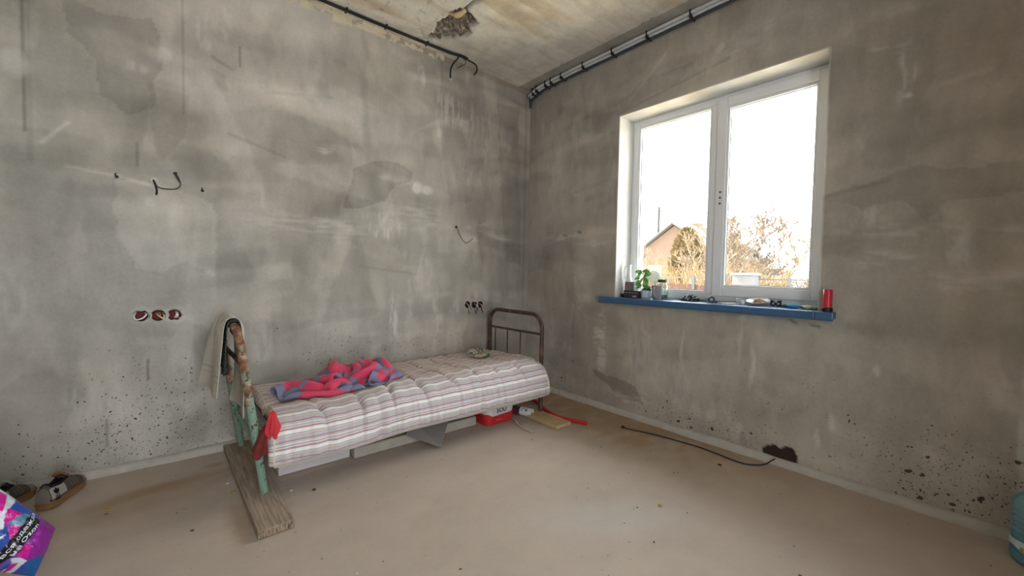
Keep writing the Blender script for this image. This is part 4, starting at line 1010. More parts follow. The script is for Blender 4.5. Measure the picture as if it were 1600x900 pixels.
for (x, z, r, m, s) in ((-.064, 2.921, .0130, cd, 0), (-.040, 2.910, .0120, cd, 2), (-.026, 2.893, .0095, cdd, 4), (-.014, 2.908, .010, cdd, 6)):
    P = [(x+.022*math.exp(-k*.8)*0-.004*mnoise.noise((k*.7, s, 0)), -.035-.115*k-(.0 if k else 0), z-.055*math.exp(-k*1.1)-.004*abs(mnoise.noise((k*.6, s, 5)))) for k in range(36)]
    MB().tube(catmull(P, 3), r, 8).build('conduit', m, cb, smooth=True)
for y in (-.10, -.15, -.27, -.34, -.47, -.72, -1.02, -1.33, -1.66, -1.98, -2.4, -2.85, -3.3):
    dz = .055*math.exp(-(-y-.035)/.115*1.1)
    MB().box(-.078, -.004, y-.005, y+.005, 2.884-dz, 2.9365-dz*.6).build('clip', blk, cb)
MB().tube(catmull([(-.034, -.034, 2.87), (-.026, -.028, 2.84), (-.022, -.024, 2.79), (-.018, -.020, 2.77)], 5), [.014]*10+[.010]*6, 8).build('corner_bend', cdd, cb, smooth=True)

# ================================================================== things on the window sill (top at z = .942)
ST = .9425
ceram = M_('white_ceramic', (.74, .75, .74), .25, var=.03, bump=0, spec=.5)
vz_ = thing('bottle_vase', 'slim white glass bottle with a handle at the left end of the sill', 'bottle', (.115, -1.118, ST))
MB().lathe([(0, 0), (.030, 0), (.034, .01), (.034, .08), (.031, .12), (.020, .17), (.0155, .20), (.0155, .245), (.021, .262), (.020, .266), (.014, .262), (.012, .20), (0, .19)], (.115, -1.118, ST), 24).build('body', ceram, vz_, auto=60)
MB().tube(catmull([(.108, -1.104, ST+.252), (.10, -1.088, ST+.245), (.098, -1.082, ST+.20), (.104, -1.088, ST+.15)], 5), .0045, 8).build('handle', ceram, vz_, smooth=True)
bx1 = thing('dark_box', 'flat dark brown cardboard box lying on the sill under a small cube box', 'box', (.05, -1.20, ST))
MB().box(.005, .085, -1.143, -1.275, ST, ST+.058).build('carton', M_('dark_brown_card', (.055, .042, .042), .5, var=.2, bump=0), bx1, bevel=.002)
MB().box(.0040, .0052, -1.146, -1.272, ST+.040, ST+.044).build('printed_line', M_('pale_print', (.35, .32, .32), .6, bump=0), bx1)
MB().box(.0040, .0052, -1.225, -1.262, ST+.008, ST+.020).build('printed_panel', M_('pale_print_b', (.42, .38, .40), .6, bump=0), bx1)
bx2 = thing('small_box', 'small grey box with a red square print on top of the flat dark box', 'box', (.05, -1.20, ST+.058))
MB().box(.012, .080, -1.150, -1.232, ST+.0583, ST+.128).build('carton', M_('grey_card', (.20, .19, .19), .5, var=.15, bump=0), bx2, bevel=.002)
MB().box(.0110, .0122, -1.163, -1.182, ST+.090, ST+.116).build('red_print', M_('red_print', (.55, .08, .06), .5, bump=0), bx2)
MB().box(.0110, .0122, -1.200, -1.228, ST+.066, ST+.124).build('teal_print', M_('teal_print', (.05, .12, .13), .5, col2=(.16, .24, .24), bump=0, vs=40), bx2)
MB().box(.0110, .081, -1.1495, -1.2325, ST+.128, ST+.1295).build('lid', M_('white_card', (.6, .6, .6), .6, bump=0), bx2)
dk = MB()
def lump(c, r, sq, seed, seg=14, rings=9, amp=.35, fr=2.2):
    mb = MB(); prof = []; vs = []; fs = []
    for i in range(rings+1):
        a = PI*i/rings
        for k in range(seg):
            b = 2*PI*k/seg; d = Vector((math.sin(a)*math.cos(b), math.sin(a)*math.sin(b), math.cos(a)))
            g = 1+amp*mnoise.noise(d*fr+Vector((seed, 0, 0)))+.4*amp*mnoise.noise(d*fr*2.3+Vector((0, seed, 0)))
            vs.append(Vector(c)+Vector((d.x*r*sq[0], d.y*r*sq[1], d.z*r*sq[2]))*g)
    for i in range(rings):
        for k in range(seg): l = (k+1) % seg; fs.append((i*seg+k, i*seg+l, (i+1)*seg+l, (i+1)*seg+k))
    return mb.add(vs, fs)
o = lump((.075, -1.100, ST+.013), .03, (1, .8, .42), 3, amp=.5).build('dark_rag', M_('dark_teal_cloth', (.02, .035, .05), .9), None, smooth=True); tag(o, 'small dark crumpled rag at the left end of the sill', 'rag')

pot = thing('potted_plant', 'small green leafy plant in a white ribbed pot on the sill', 'plant', (.055, -1.315, ST))
pr = []
MBp = MB(); vs = []; fs = []; seg = 48
for (r, z) in ((.030, 0), (.034, .004), (.040, .055), (.041, .064), (.037, .064), (.034, .05)):
    for k in range(seg):
        a = 2*PI*k/seg; g = r*(1+(.05*math.cos(a*24) if z < .06 else 0)); vs.append((.055+g*math.cos(a), -1.315+g*math.sin(a), ST+z))
for i in range(5):
    for k in range(seg): l = (k+1) % seg; fs.append((i*seg+k, i*seg+l, (i+1)*seg+l, (i+1)*seg+k))
fs += [tuple(range(seg-1, -1, -1)), tuple(5*seg+k for k in range(seg))]
MBp.add(vs, fs).build('pot', M_('ribbed_white_pot', (.60, .60, .66), .5, bump=0), pot, auto=50)
rl = random.Random(8)
leaf_a = M_('leaf_green', (.16, .36, .11), .5, var=.35, vs=30, bump=0); leaf_d = M_('dark_leaf', (.012, .12, .06), .5, var=.3, vs=30, bump=0)
def leaf(base, d, L, w, m, nm='leaf', droop=.3):
    d = Vector(d).normalized(); s = d.cross(Vector((-.8+rl.uniform(-.5, .5), -.5+rl.uniform(-.5, .5), .35+rl.uniform(-.4, .4))))
    s = s.normalized() if s.length > .1 else Vector((1, 0, 0)); mb = MB(); vs = []; fs = []
    up = s.cross(d)
    for i in range(6):
        t = i/5; ww = w*math.sin(PI*min(.98, max(.04, t)))**.7; c = Vector(base)+d*L*t-Vector((0, 0, droop*L*t*t))
        for k, q in enumerate((-1, 0, 1)): vs.append(c+s*ww*q+up*(.18*ww*abs(q)))
    for i in range(5):
        for k in range(2): fs.append((i*3+k, i*3+k+1, i*3+k+4, i*3+k+3))
    mb.add(vs, fs).build(nm, m, pot, smooth=True)
for k in range(5): MB().tube(catmull([(.055, -1.315, ST+.05), (.055+rl.uniform(-.012, .012), -1.315+rl.uniform(-.015, .02), ST+.11), (.055+rl.uniform(-.02, .02), -1.31+rl.uniform(-.03, .03), ST+.15+.014*k)], 4), .002, 5).build('stem', leaf_a, pot, smooth=True)
for k in range(46):
    a = rl.uniform(0, 2*PI); z = rl.uniform(.075, .215); rad = rl.uniform(.0, .024)
    leaf((.040+rad*math.cos(a), -1.290+rad*math.sin(a), ST+z), (math.cos(a), math.sin(a), rl.uniform(-.1, .7)), rl.uniform(.030, .050), rl.uniform(.012, .019), leaf_a)
for k in range(4): leaf((.045, -1.325, ST+.066), (math.cos(k*1.3+2.2), math.sin(k*1.3+2.2), .35), .04, .017, leaf_d)
milky = NT('milky_plastic'); _tr = milky.n('BsdfTransparent'); _mx = milky.n('MixShader', i_0=.5)
milky.fin((.55, .64, .62), .25, None, .5); milky.l(_tr.outputs[0], _mx.inputs[1]); milky.l(milky.b.outputs[0], _mx.inputs[2]); milky.l(_mx.outputs[0], milky.out.inputs[0]); clear_l = milky.m
disc = thing('plastic_dome', 'round translucent plastic dome cover tilted behind the leafy plant', 'cover', (.12, -1.33, ST+.17))
Rt = Matrix.Rotation(math.radians(-62), 3, 'Y') @ Matrix.Rotation(.3, 3, 'X')
MB().lathe([(.056, 0), (.055, .006), (.048, .014), (.032, .022), (0, .026)], (.135, -1.330, ST+.172), 28, Rt).build('dome', clear_l, disc, auto=60)
MB().tube([Vector((.135, -1.330, ST+.172))+Rt @ Vector((.057*math.cos(a), .057*math.sin(a), 0)) for a in [2*PI*k/28 for k in range(28)]], .0022, 6, closed=True).build('rim', clear_l, disc, smooth=True)
MB().tube([(.15, -1.345, ST+.004), (.147, -1.346, ST+.07), (.142, -1.337, ST+.135)], .004, 6).build('stick', leaf_d, disc)

mug = thing('mug', 'grey tapered mug with its handle towards the room', 'mug', (.03, -1.415, ST))
mg = M_('grey_glaze', (.30, .28, .28), .3, var=.06, bump=0, spec=.5)
mc = Vector((.025, -1.425, ST))
MB().lathe([(0, .002), (.027, 0), (.031, .004), (.041, .104), (.0415, .107), (.039, .106), (.030, .012), (0, .010)], mc, 32).build('cup', mg, mug, auto=50)
hdv = Vector((-.97, -.12, 0)).normalized()
MB().tube(catmull([mc+hdv*.038+Vector((0, 0, .088)), mc+hdv*.060+Vector((0, 0, .084)), mc+hdv*.066+Vector((0, 0, .060)), mc+hdv*.055+Vector((0, 0, .032)), mc+hdv*.032+Vector((0, 0, .024))], 6), .0052, 8).build('handle', mg, mug, smooth=True)
jar = thing('glass_jar', 'glass jar with dark green lid and brown crumbs behind the grey mug', 'jar', (.125, -1.425, ST))
jc = Vector((.122, -1.415, ST))
jg = glass_mat('jar_glass', (.90, .95, .92), .12)
MB().lathe([(0, .002), (.036, 0), (.040, .006), (.040, .10), (.033, .118), (.033, .128), (.031, .128), (.031, .117), (.037, .098), (.037, .008), (0, .006)], jc, 28).build('glass', jg, jar, auto=50)
MB().lathe([(0, .1285), (.036, .1285), (.036, .149), (.034, .152), (0, .152)], jc, 28).build('lid', M_('dark_green_lid', (.02, .085, .055), .45, bump=0), jar, auto=40)
MB().lathe([(0, .007), (.0365, .0085), (.0365, .034), (.02, .040), (0, .037)], jc, 20).build('crumbs', M_('brown_crumbs', (.16, .11, .07), .9, var=.5, vs=80, bump=.5, bs=150), jar)
o = MB().prism([(-.022, -.012), (.02, -.016), (.030, .004), (.004, .016), (-.026, .008)], 0, .006, lambda a, b, d: Vector((.03+a*.6, -1.515+b*1.8, ST+d))).build('blue_scrap', M_('blue_paper', (.12, .18, .36), .6), None, bevel=.001); tag(o, 'small flat bluish scrap right of the grey mug', 'scrap')

scr_m = M_('black_screw_steel', (.045, .045, .055), .4, metal=.6, bump=0)
def make_screw():
    t0 = thing('drywall_screw', 'small dark screw in the loose pile on the sill', 'screw', (0, 0, 0), 'pile of dark screws on the sill')
    MB().lathe([(0, 0), (.0042, .0), (.0045, .0012), (.002, .005), (.0019, .006)], (0, 0, 0), 8).build('head', scr_m, t0)
    pr_ = [(.0019, .005)]
    for k in range(8): pr_ += [(.0028, .0065+.0028*k), (.0017, .0079+.0028*k)]
    MB().lathe(pr_+[(0, .033)], (0, 0, 0), 7).build('shank', scr_m, t0)
    return t0
s0 = make_screw(); rs_ = random.Random(4)
for k in range(34):
    if k == 0: o = s0
    else:
        o = s0.copy(); COL.objects.link(o)
        for ch in list(s0.children): c = ch.copy(); COL.objects.link(c); c.parent = o
    lay = 0 if k < 16 else (1 if k < 27 else 2)
    o.scale = (1.45, 1.45, 1.45); o.location = (.085+rs_.uniform(-.03, .035), -1.655+rs_.uniform(-.070, .075)*(1-.3*lay), ST+.0068+.0140*lay)
    o.rotation_euler = (PI/2+rs_.uniform(-.1, .1)+(rs_.uniform(-.8, .8) if lay else rs_.uniform(-.06, .06)), 0, rs_.uniform(0, 6.28))
rl_ = thing('tape_roll', 'small dark roll standing on the sill right of the screws', 'roll', (.07, -1.81, ST))
Ry = Matrix.Rotation(PI/2, 3, 'Y') @ Matrix.Rotation(.0, 3, 'X')
Ry = Matrix.Rotation(.5, 3, 'Z') @ Ry
MB().lathe([(.010, -.012), (.022, -.012), (.0225, .012), (.010, .012), (.010, -.012)], (.08, -1.805, ST+.0226), 24, Ry, cap=False).build('roll', M_('navy_tape', (.02, .03, .06), .4, bump=0), rl_, auto=40)
MB().lathe([(.0085, -.013), (.0102, -.013), (.0102, .013), (.0085, .013), (.0085, -.013)], (.08, -1.805, ST+.0226), 20, Ry, cap=False).build('core', M_('white_core', (.6, .6, .62), .6, bump=0), rl_, auto=40)
o = lump((.075, -1.850, ST+.007), .016, (1, 1.3, .45), 9, amp=.4).build('blue_stub', M_('blue_stub_plastic', (.03, .06, .13), .5), None, smooth=True); tag(o, 'small dark blue stub lying beside the roll', 'stub')
def paper(name, pts, h, label, cat, m):
    mb = MB(); o = mb.prism(pts, 0, h, lambda a, b, d: Vector((a, b, ST+.0005+d+.006*abs(mnoise.noise((a*30, b*30, 2)))*(1 if d > 0 else .0)))).build(name, m); return tag(o, label, cat)
wpap = M_('white_paper', (.66, .66, .66), .8, var=.08)
paper('paper_scrap', [(.04, -1.86), (.09, -1.87), (.11, -1.93), (.08, -1.985), (.05, -1.96), (.035, -1.90)], .004, 'flat white crumpled paper scrap on the sill', 'paper', wpap)
ps = MB(); ps.box(-.018, .018, -.0012, .0012, 0, .040, Matrix.Translation((.09, -1.985, ST+.001)) @ Matrix.Rotation(1.2, 4, 'Z') @ Matrix.Rotation(-.35, 4, 'X'))
ps.box(-.016, .016, -.0012, .0012, 0, .030, Matrix.Translation((.10, -1.997, ST+.001)) @ Matrix.Rotation(1.35, 4, 'Z') @ Matrix.Rotation(.25, 4, 'X'))
o = ps.build('paper_card', wpap); tag(o, 'small folded white card standing left of the plate', 'card')
plt = thing('saucer', 'shallow white saucer leaning on the sill', 'saucer', (.075, -2.10, ST))
Rp = Matrix.Rotation(math.radians(14), 3, 'Y') @ Matrix.Rotation(0.05, 3, 'X')
MB().lathe([(0, .002), (.035, .002), (.055, .009), (.066, .017), (.066, .0195), (.054, .0125), (.034, .006), (0, .006)], (.085, -2.095, ST+.0155), 36, Matrix.Rotation(math.radians(-13), 3, 'Y')).build('dish', ceram, plt, auto=50)
for k in range(6):
    a = k*1.05; c = Vector((.085+.024*math.cos(a), -2.105+.028*math.sin(a), ST+.0300+.004*math.cos(a)))
    o = MB().tube(catmull([c+Vector((.010*math.cos(a+1.6+q*1.1), .020*math.sin(a+1.6+q*1.1), .006*math.sin(q*1.5))) for q in range(4)], 4), [.004]*4+[.006]*5+[.004]*4, 6).build('dried_peel', M_('brown_peel', (.42, .21, .09), .8, var=.4, vs=40), None, smooth=True)
    tag(o, 'curled brown peel lying in the white saucer', 'peel', 'peels in the saucer')
cl = thing('clamp', 'small black clamp on the sill right of the saucer', 'clamp', (.07, -2.20, ST))
for q in (-1, 1): MB().tube(catmull([(.07, -2.20+.006*q, ST+.006), (.068, -2.20+.022*q, ST+.012), (.07, -2.20+.026*q, ST+.026), (.072, -2.20+.010*q, ST+.034), (.07, -2.20+.030*q, ST+.038)], 4), .0052, 7).build('jaw', blk, cl, smooth=True)
MB().lathe([(0, -.010), (.009, -.010), (.009, .010), (0, .010)], (.07, -2.20, ST+.0195), 12, Matrix.Rotation(PI/2, 3, 'Y')).build('pivot', blk, cl, auto=40)
o = lump((.015, -2.305, ST+.0145), .034, (.7, 1.0, .40), 21, amp=.25).build('blue_sponge', M_('bright_blue_sponge', (.05, .24, .46), .8, var=.2), None, smooth=True); tag(o, 'bright blue sponge piece on the sill', 'sponge')
o = lump((.085, -2.262, ST+.010), .040, (.6, 1.1, .26), 33, amp=.5).build('teal_cloth', M_('teal_cloth', (.06, .17, .20), .9, var=.4, vs=30), None, smooth=True); tag(o, 'crumpled teal cloth lying behind the bright blue sponge', 'cloth')
gl = thing('yellow_glove', 'crumpled pale yellow and grey glove at the right end of the sill', 'glove', (.05, -2.37, ST))
gm = M_('pale_yellow_fabric', (.50, .48, .30), .9, col2=(.22, .26, .28), vs=24)
lump((.06, -2.362, ST+.0125), .036, (.8, 1., .32), 41, amp=.3).build('palm', gm, gl, smooth=True)
for k in range(4): MB().tube(catmull([(.05+.012*k, -2.385, ST+.010), (.035+.014*k, -2.402, ST+.014), (.028+.016*k, -2.416, ST+.010)], 4), .0085, 7).build('finger', gm, gl, smooth=True)
MB().tube(catmull([(.04, -2.35, ST+.012), (.015, -2.362, ST+.012), (-.002, -2.378, ST+.009)], 4), .0085, 7).build('thumb', gm, gl, smooth=True)
rc = thing('red_tube', 'upright red cylinder with black base at the right end of the sill', 'canister', (-.03, -2.477, ST))
rp = Vector((-.032, -2.478, ST))
MB().lathe([(0, 0), (.0245, 0), (.025, .003), (.025, .020), (.022, .023), (0, .023)], rp, 28).build('base_cap', M_('black_plastic', (.012, .012, .016), .4, bump=0), rc, auto=40)
MB().lathe([(.0205, .023), (.0210, .118), (.0195, .122), (0, .122)], rp, 28).build('body', M_('red_wax', (.58, .02, .035), .35, var=.06, bump=0, spec=.5), rc, auto=40)

# ---- debris on the floor
chip_mat = [M_('pale_chip', (.66, .62, .54), .9), M_('ochre_chip', (.45, .27, .08), .9), M_('dark_chip', (.05, .035, .03), .9)]
rd = random.Random(12)
def chip(x, y, s, m, label):
    o = MB().prism([(s*math.cos(a)*rd.uniform(.6, 1.1), s*math.sin(a)*rd.uniform(.5, 1.)) for a in [2*PI*k/6 for k in range(6)]], 0, s*.35, lambda a, b, d: Vector((x+a, y+b, .0005+d))).build('plaster_chip', m)
    tag(o, label, 'chip', 'small chips on the floor')
for (x, y, s, k, l) in ((-2.555, -.64, .014, 1, 'ochre flake beside the wooden plank'), (-2.57, -.52, .010, 0, 'pale flake beside the far half of the wooden plank'), (-2.33, -.80, .011, 0, 'pale flake between the plank and the foam slab'), (-2.24, -.86, .010, 2, 'dark flake on the floor in front of the foam slab'), (-3.02, -.46, .012, 1, 'brown flake on the floor right of the sneakers'), (-.98, -2.05, .013, 1, 'curled ochre flake in the open floor near the camera'), (-.30, -2.05, .012, 2, 'dark flake near the middle of the floor cable')):
    chip(x, y, s, chip_mat[k], l)
for k in range(16):
    x = rd.uniform(-2.4, -.3); y = rd.uniform(-2.4, -.95); chip(x, y, rd.uniform(.0025, .005), chip_mat[rd.choice([0, 0, 2])], 'tiny crumb scattered over the open floor')

# ================================================================== outside
GZ = -.55
U, V = np.meshgrid(np.linspace(.4, 60, 90), np.linspace(-40, 50, 110), indexing='ij')
gh = GZ+.06*fbm(U, V, .25, 701, 3)+1.9*sstep(26, 52, U)*sstep(12, -6, V)
gc = np.array([.40, .30, .17])*(1+.35*fbm(U, V, .6, 703, 4))[..., None]
snow = sstep(.05, .22, fbm(U, V, .22, 707, 4)+.35*sstep(24, 34, U))
gc = gc+(np.array([.80, .80, .80])-gc)*snow[..., None]
gt = NT('dry_grass_and_snow'); gmat = gt.fin(gt.n('Attribute', attribute_name='Col').outputs['Color'], .9, gt.bump(gt.noise(6, 5), .5, .1), .1)
o = grid_mesh('ground', np.stack([U, V, gh], -1), 90, 110, gmat, attrs={'Col': gc}); tag(o, 'dry yellow grass with patches of snow outside', kind='structure')
bark = M_('pale_brown_bark', (.17, .12, .075), .9, var=.3); bark2 = M_('grey_brown_bark', (.12, .09, .065), .9, var=.3)
def bare_tree(name, base, h, label, seed, m, spread=.9, levels=5, nb=3, lean=(0, 0), r0=None, group='bare trees in the garden'):
    rt = random.Random(seed); t0 = thing(name, label, 'tree', base, group); tr = MB(); tw = MB()
    def grow(p, d, L, r, lev):
        pts = [p]; q = p.copy(); dd = d.copy()
        for k in range(3):
            dd = (dd+Vector((rt.uniform(-1, 1), rt.uniform(-1, 1), rt.uniform(-.5, .8)))*.22).normalized(); q = q+dd*L/3; pts.append(q.copy())
        (tr if lev < 2 else tw).tube(pts, [r, r*.88, r*.76, r*.62], 6 if lev < 2 else (4 if lev < 4 else 3), cap=False)
        if lev >= levels: return
        for k in range(nb+(1 if lev > 1 else 0)):
            i = rt.choice([1, 2, 3, 3]); a = rt.uniform(0, 2*PI)
            side = Vector((math.cos(a), math.sin(a), rt.uniform(-.1, .7)))
            nd = (dd*rt.uniform(.5, 1.)+side*spread*rt.uniform(.5, 1.)).normalized()
            grow(pts[i], nd, L*rt.uniform(.55, .82), max(r*.56, .0085), lev+1)
    B = Vector(base); grow(B, Vector((lean[0], lean[1], 1)).normalized(), h*.30, r0 or h*.022, 0)
    tr.build('trunk', m, t0, smooth=True); o = tw.build('twigs', m, t0); o['kind'] = 'stuff'; return t0
bare_tree('bare_tree', (8.6, .62, GZ), 5.3, 'spreading leafless fruit tree behind the right window pane', 3, bark2, 1.05, 6, 3, r0=.06)
bare_tree('bare_tree', (8.0, 1.25, GZ), 4.1, 'slim leafless tree just right of the window mullion', 6, bark, .9, 5, 3, r0=.045)
bare_tree('bare_tree', (8.8, -.85, GZ), 4.4, 'leaning leafless tree at the right edge of the window', 9, bark2, .85, 5, 3, (.0, .25), r0=.055)
bare_tree('bare_tree', (13.5, 1.4, GZ), 5.2, 'far leafless tree behind the spreading fruit tree', 14, bark, .9, 5, 3, r0=.06)
bare_tree('bare_tree', (11.5, 3.5, GZ), 4.0, 'low leafless tree left of the window mullion', 19, bark, .9, 5, 3, r0=.05)
bare_tree('bare_tree', (12.5, 6.6, GZ), 3.9, 'low leafless tree in front of the brick house', 23, bark, .9, 5, 3, r0=.05)

# rounded golden thuja
th = thing('thuja', 'tall rounded golden-brown conifer in the garden', 'conifer', (13.0, 4.75, GZ))
rt = random.Random(2); fo = MB(); hgt = 3.45; leafs = M_('golden_foliage', (.19, .12, .05), .8, col2=(.06, .048, .02), vs=3, lo=.4, hi=.62)
for k in range(5200):
    t_ = rt.random()**.8; rad = .72*(1-t_**2.6)**.5*(.55+.45*rt.random()**.4); a = rt.uniform(0, 2*PI)
    c = Vector((13.0+rad*math.cos(a), 4.75+rad*math.sin(a), GZ+.1+hgt*t_)); s = rt.uniform(.06, .14)
    d = Vector((math.cos(a), math.sin(a), rt.uniform(.2, 1.6))).normalized(); w = d.cross(Vector((rt.random()-.5, rt.random()-.5, rt.random()-.5))).normalized()
    fo.add([c-w*s*.3, c+w*s*.3, c+d*s+w*s*.12, c+d*s*1.1-w*s*.12], [(0, 1, 2, 3)])
o = fo.build('foliage', leafs, th); o['kind'] = 'stuff'
MB().tube([(13.0, 4.75, GZ), (13.0, 4.75, GZ+3.0)], [.09, .02], 8).build('trunk', bark2, th)
def shrub(base, h, w, seed, label, m):
    rt = random.Random(seed); t0 = thing('twiggy_shrub', label, 'shrub', base, 'shrubs along the fence'); mb = MB()
    for k in range(300):
        a = rt.uniform(0, 2*PI); p = Vector(base)+Vector((w*.35*math.cos(a)*rt.random(), w*.6*math.sin(a)*rt.random(), 0)); d = Vector((math.cos(a)*.3, math.sin(a)*.4, 1)); L = h*rt.uniform(.5, 1.)
        pts = [p]
        for q in range(3):
            d = (d+Vector((rt.uniform(-1, 1), rt.uniform(-1, 1), .1))*.22).normalized(); pts.append(pts[-1]+d*L/3)
        mb.tube(pts, [.016, .014, .012, .009], 3, cap=False)
        for q in (1, 2): mb.tube([pts[q], pts[q]+Vector((rt.uniform(-1, 1), rt.uniform(-1, 1), .8))*L*.2], [.011, .008], 3, cap=False)
    o = mb.build('twigs', m, t0); o['kind'] = 'stuff'
for i, (b, h, w, l) in enumerate((((12.0, 4.3, GZ), 2.5, 1.8, 'golden twiggy shrub in front of the conifer'), ((11.5, 3.0, GZ), 2.3, 1.5, 'golden twiggy shrub left of the window mullion'), ((12.8, 6.0, GZ), 2.5, 1.8, 'golden twiggy shrub by the utility pole'), ((10.5, 1.7, GZ), 2.3, 1.8, 'pale twiggy shrub right of the window mullion'), ((11., -.3, GZ), 2.0, 2.2, 'low twiggy shrub at the right of the garden'))):
    shrub(b, h, w, 50+i, l, M_('golden_twigs_%d' % i, (.20, .135, .07), .9, var=.3))

# fence: rail, posts, red-brown boards
fe = thing('garden_fence', 'low garden fence with grey top rail and red-brown boards', 'fence', (7., .8, GZ))
zinc = M_('grey_rail', (.06, .06, .062), .7); brd = M_('red_brown_board', (.075, .035, .028), .8, var=.2)
MB().box(6.99, 7.03, -2.2, 5.2, 1.075, 1.105).build('rail', zinc, fe)
MB().box(6.99, 7.03, -2.2, 5.2, .45, .48).build('rail', zinc, fe)
for y in (-2.1, -.4, 1.6, 3.2, 4.8): MB().box(6.98, 7.04, y-.03, y+.03, GZ, 1.13).build('post', zinc, fe)
for k in range(48): y = -2.15+k*.152; MB().box(7.035, 7.05, y, y+.115, GZ+.08, .93+.01*math.sin(k*2.1)).build('board', brd, fe)
pb = thing('block_pillar', 'grey concrete block pillar with a white cap by the fence', 'pillar', (6.7, .33, GZ))
con = M_('concrete_block', (.10, .10, .105), .9, var=.25, vs=6)
for k in range(5):
    z = GZ+k*.345; MB().box(6.45, 6.86, .12, .50, z, z+.335).build('block', con, pb, bevel=.01)
MB().box(6.42, 6.89, .09, .53, GZ+1.725, GZ+1.765).build('cap', M_('snowy_cap', (.45, .45, .45), .8), pb, bevel=.01)
# utility pole
up_ = thing('utility_pole', 'thin concrete utility pole with small cross arms', 'pole', (24., 12.3, GZ))
pm = M_('grey_pole', (.045, .04, .036), .9)
MB().tube([(24., 12.3, GZ), (24.0, 12.3, 6.05)], [.13, .085], 8).build('post', pm, up_)
for z, w in ((5.7, .22), (4.35, .45)): MB().box(23.97, 24.03, 12.3-w, 12.3+w, z, z+.06).build('cross_arm', pm, up_)
for y in (-.38, .38): MB().lathe([(0, 0), (.04, 0), (.05, .05), (.03, .12), (0, .13)], (24., 12.3+y, 4.41), 8).build('insulator', ceram, up_)
# houses
def house(base, sx, sy, hw, hr, label, wallm, roofm, axis_y=True):
    x, y, z = base; t0 = thing('house', label, 'house', base, None)
    MB().box(x, x+sx, y-sy/2, y+sy/2, z, z+hw).build('wall', wallm, t0)
    MB().prism([(y-sy/2, z+hw), (y+sy/2, z+hw), (y, z+hr-.1)], x, x+sx, lambda a, b, d: Vector((d, a, b))).build('gable', wallm, t0)
    for s in (-1, 1):
        a = Vector((x-.3, y+s*(sy/2+.35), z+hw-.22)); b = Vector((x-.3, y, z+hr)); c = Vector((x+sx+.3, 0, 0))
        vs = [a, b, Vector((c.x, b.y, b.z)), Vector((c.x, a.y, a.z))]; vs += [p+Vector((0, 0, .12)) for p in vs]
        MB().add(vs, [(0, 1, 2, 3), (4, 7, 6, 5), (0, 4, 5, 1), (1, 5, 6, 2), (2, 6, 7, 3), (3, 7, 4, 0)]).build('roof_slope', roofm, t0)
    for q in (-1, 1):
        wn = MB().box(x-.03, x+.02, y+q*sy*.22-.45, y+q*sy*.22+.45, z+1.1, z+2.3).build('window', pvc, t0)
        MB().box(x-.04, x-.03, y+q*sy*.22-.38, y+q*sy*.22+.38, z+1.18, z+2.22).build('pane', gasket, wn)
    MB().box(x+sx*.6, x+sx*.6+.5, y+.5, y+1.0, z+hr-.8, z+hr+.5).build('chimney', wallm, t0)
house((20., 9.0, GZ), 7, 5.2, 2.9, 4.75, 'reddish brick house with a gable roof behind the utility pole', M_('brick_red', (.11, .07, .05), .9, var=.2), M_('grey_roof', (.08, .075, .075), .9))
house((31., 10.6, GZ), 6, 6.0, 2.6, 3.5, 'low pale house with a flat-pitched roof behind the conifer', M_('pale_render', (.18, .15, .12), .9), M_('snowy_roof', (.70, .69, .68), .9))

# ================================================================== draped cloth, settled by a small position-based solver
def lattice_noise(a, b, c, seed):
    rs = np.random.RandomState(seed); L = rs.rand(41, 43, 47)*2-1
    P = np.stack([a, b, c+0*a], -1); i = np.floor(P).astype(int); f = P-i; f = f*f*(3-2*f); r = 0
    for x in (0, 1):
        for y in (0, 1):
            for z in (0, 1):
                w = (f[..., 0] if x else 1-f[..., 0])*(f[..., 1] if y else 1-f[..., 1])*(f[..., 2] if z else 1-f[..., 2])
                r = r+w*L[(i[..., 0]+x) % 41, (i[..., 1]+y) % 43, (i[..., 2]+z) % 47]
    return r
def links_of(nu, nv, du, dv, bend, bend2):
    g = np.arange(nu*nv).reshape(nu, nv); out = []
    def pair(A, B, L, k):
        n0 = min(A.shape[0], B.shape[0]); n1 = min(A.shape[1], B.shape[1])
        if n0 and n1: out.append((A[:n0, :n1].ravel(), B[:n0, :n1].ravel(), L, k))
    for p in (0, 1):
        pair(g[p:-1:2], g[p+1::2], du, 1.); pair(g[:, p:-1:2], g[:, p+1::2], dv, 1.)
    dd = math.hypot(du, dv)
    for p in (0, 1):
        a = g[p:-1:2, :-1]; b = g[p+1::2, 1:]; pair(a[:, ::2], b[:, ::2], dd, .5); pair(a[:, 1::2], b[:, 1::2], dd, .5)
        a = g[p:-1:2, 1:]; b = g[p+1::2, :-1]; pair(a[:, ::2], b[:, ::2], dd, .5); pair(a[:, 1::2], b[:, 1::2], dd, .5)
    for s, k in ((2, bend), (4, bend2)):
        for p in range(s*2):
            pair(g[p:-s:s*2], g[p+s::s*2], s*du, k); pair(g[:, p:-s:s*2], g[:, p+s::s*2], s*dv, k)
    return out
CELLS = [(a, b, c) for a in (-1, 0, 1) for b in (-1, 0, 1) for c in (-1, 0, 1)]
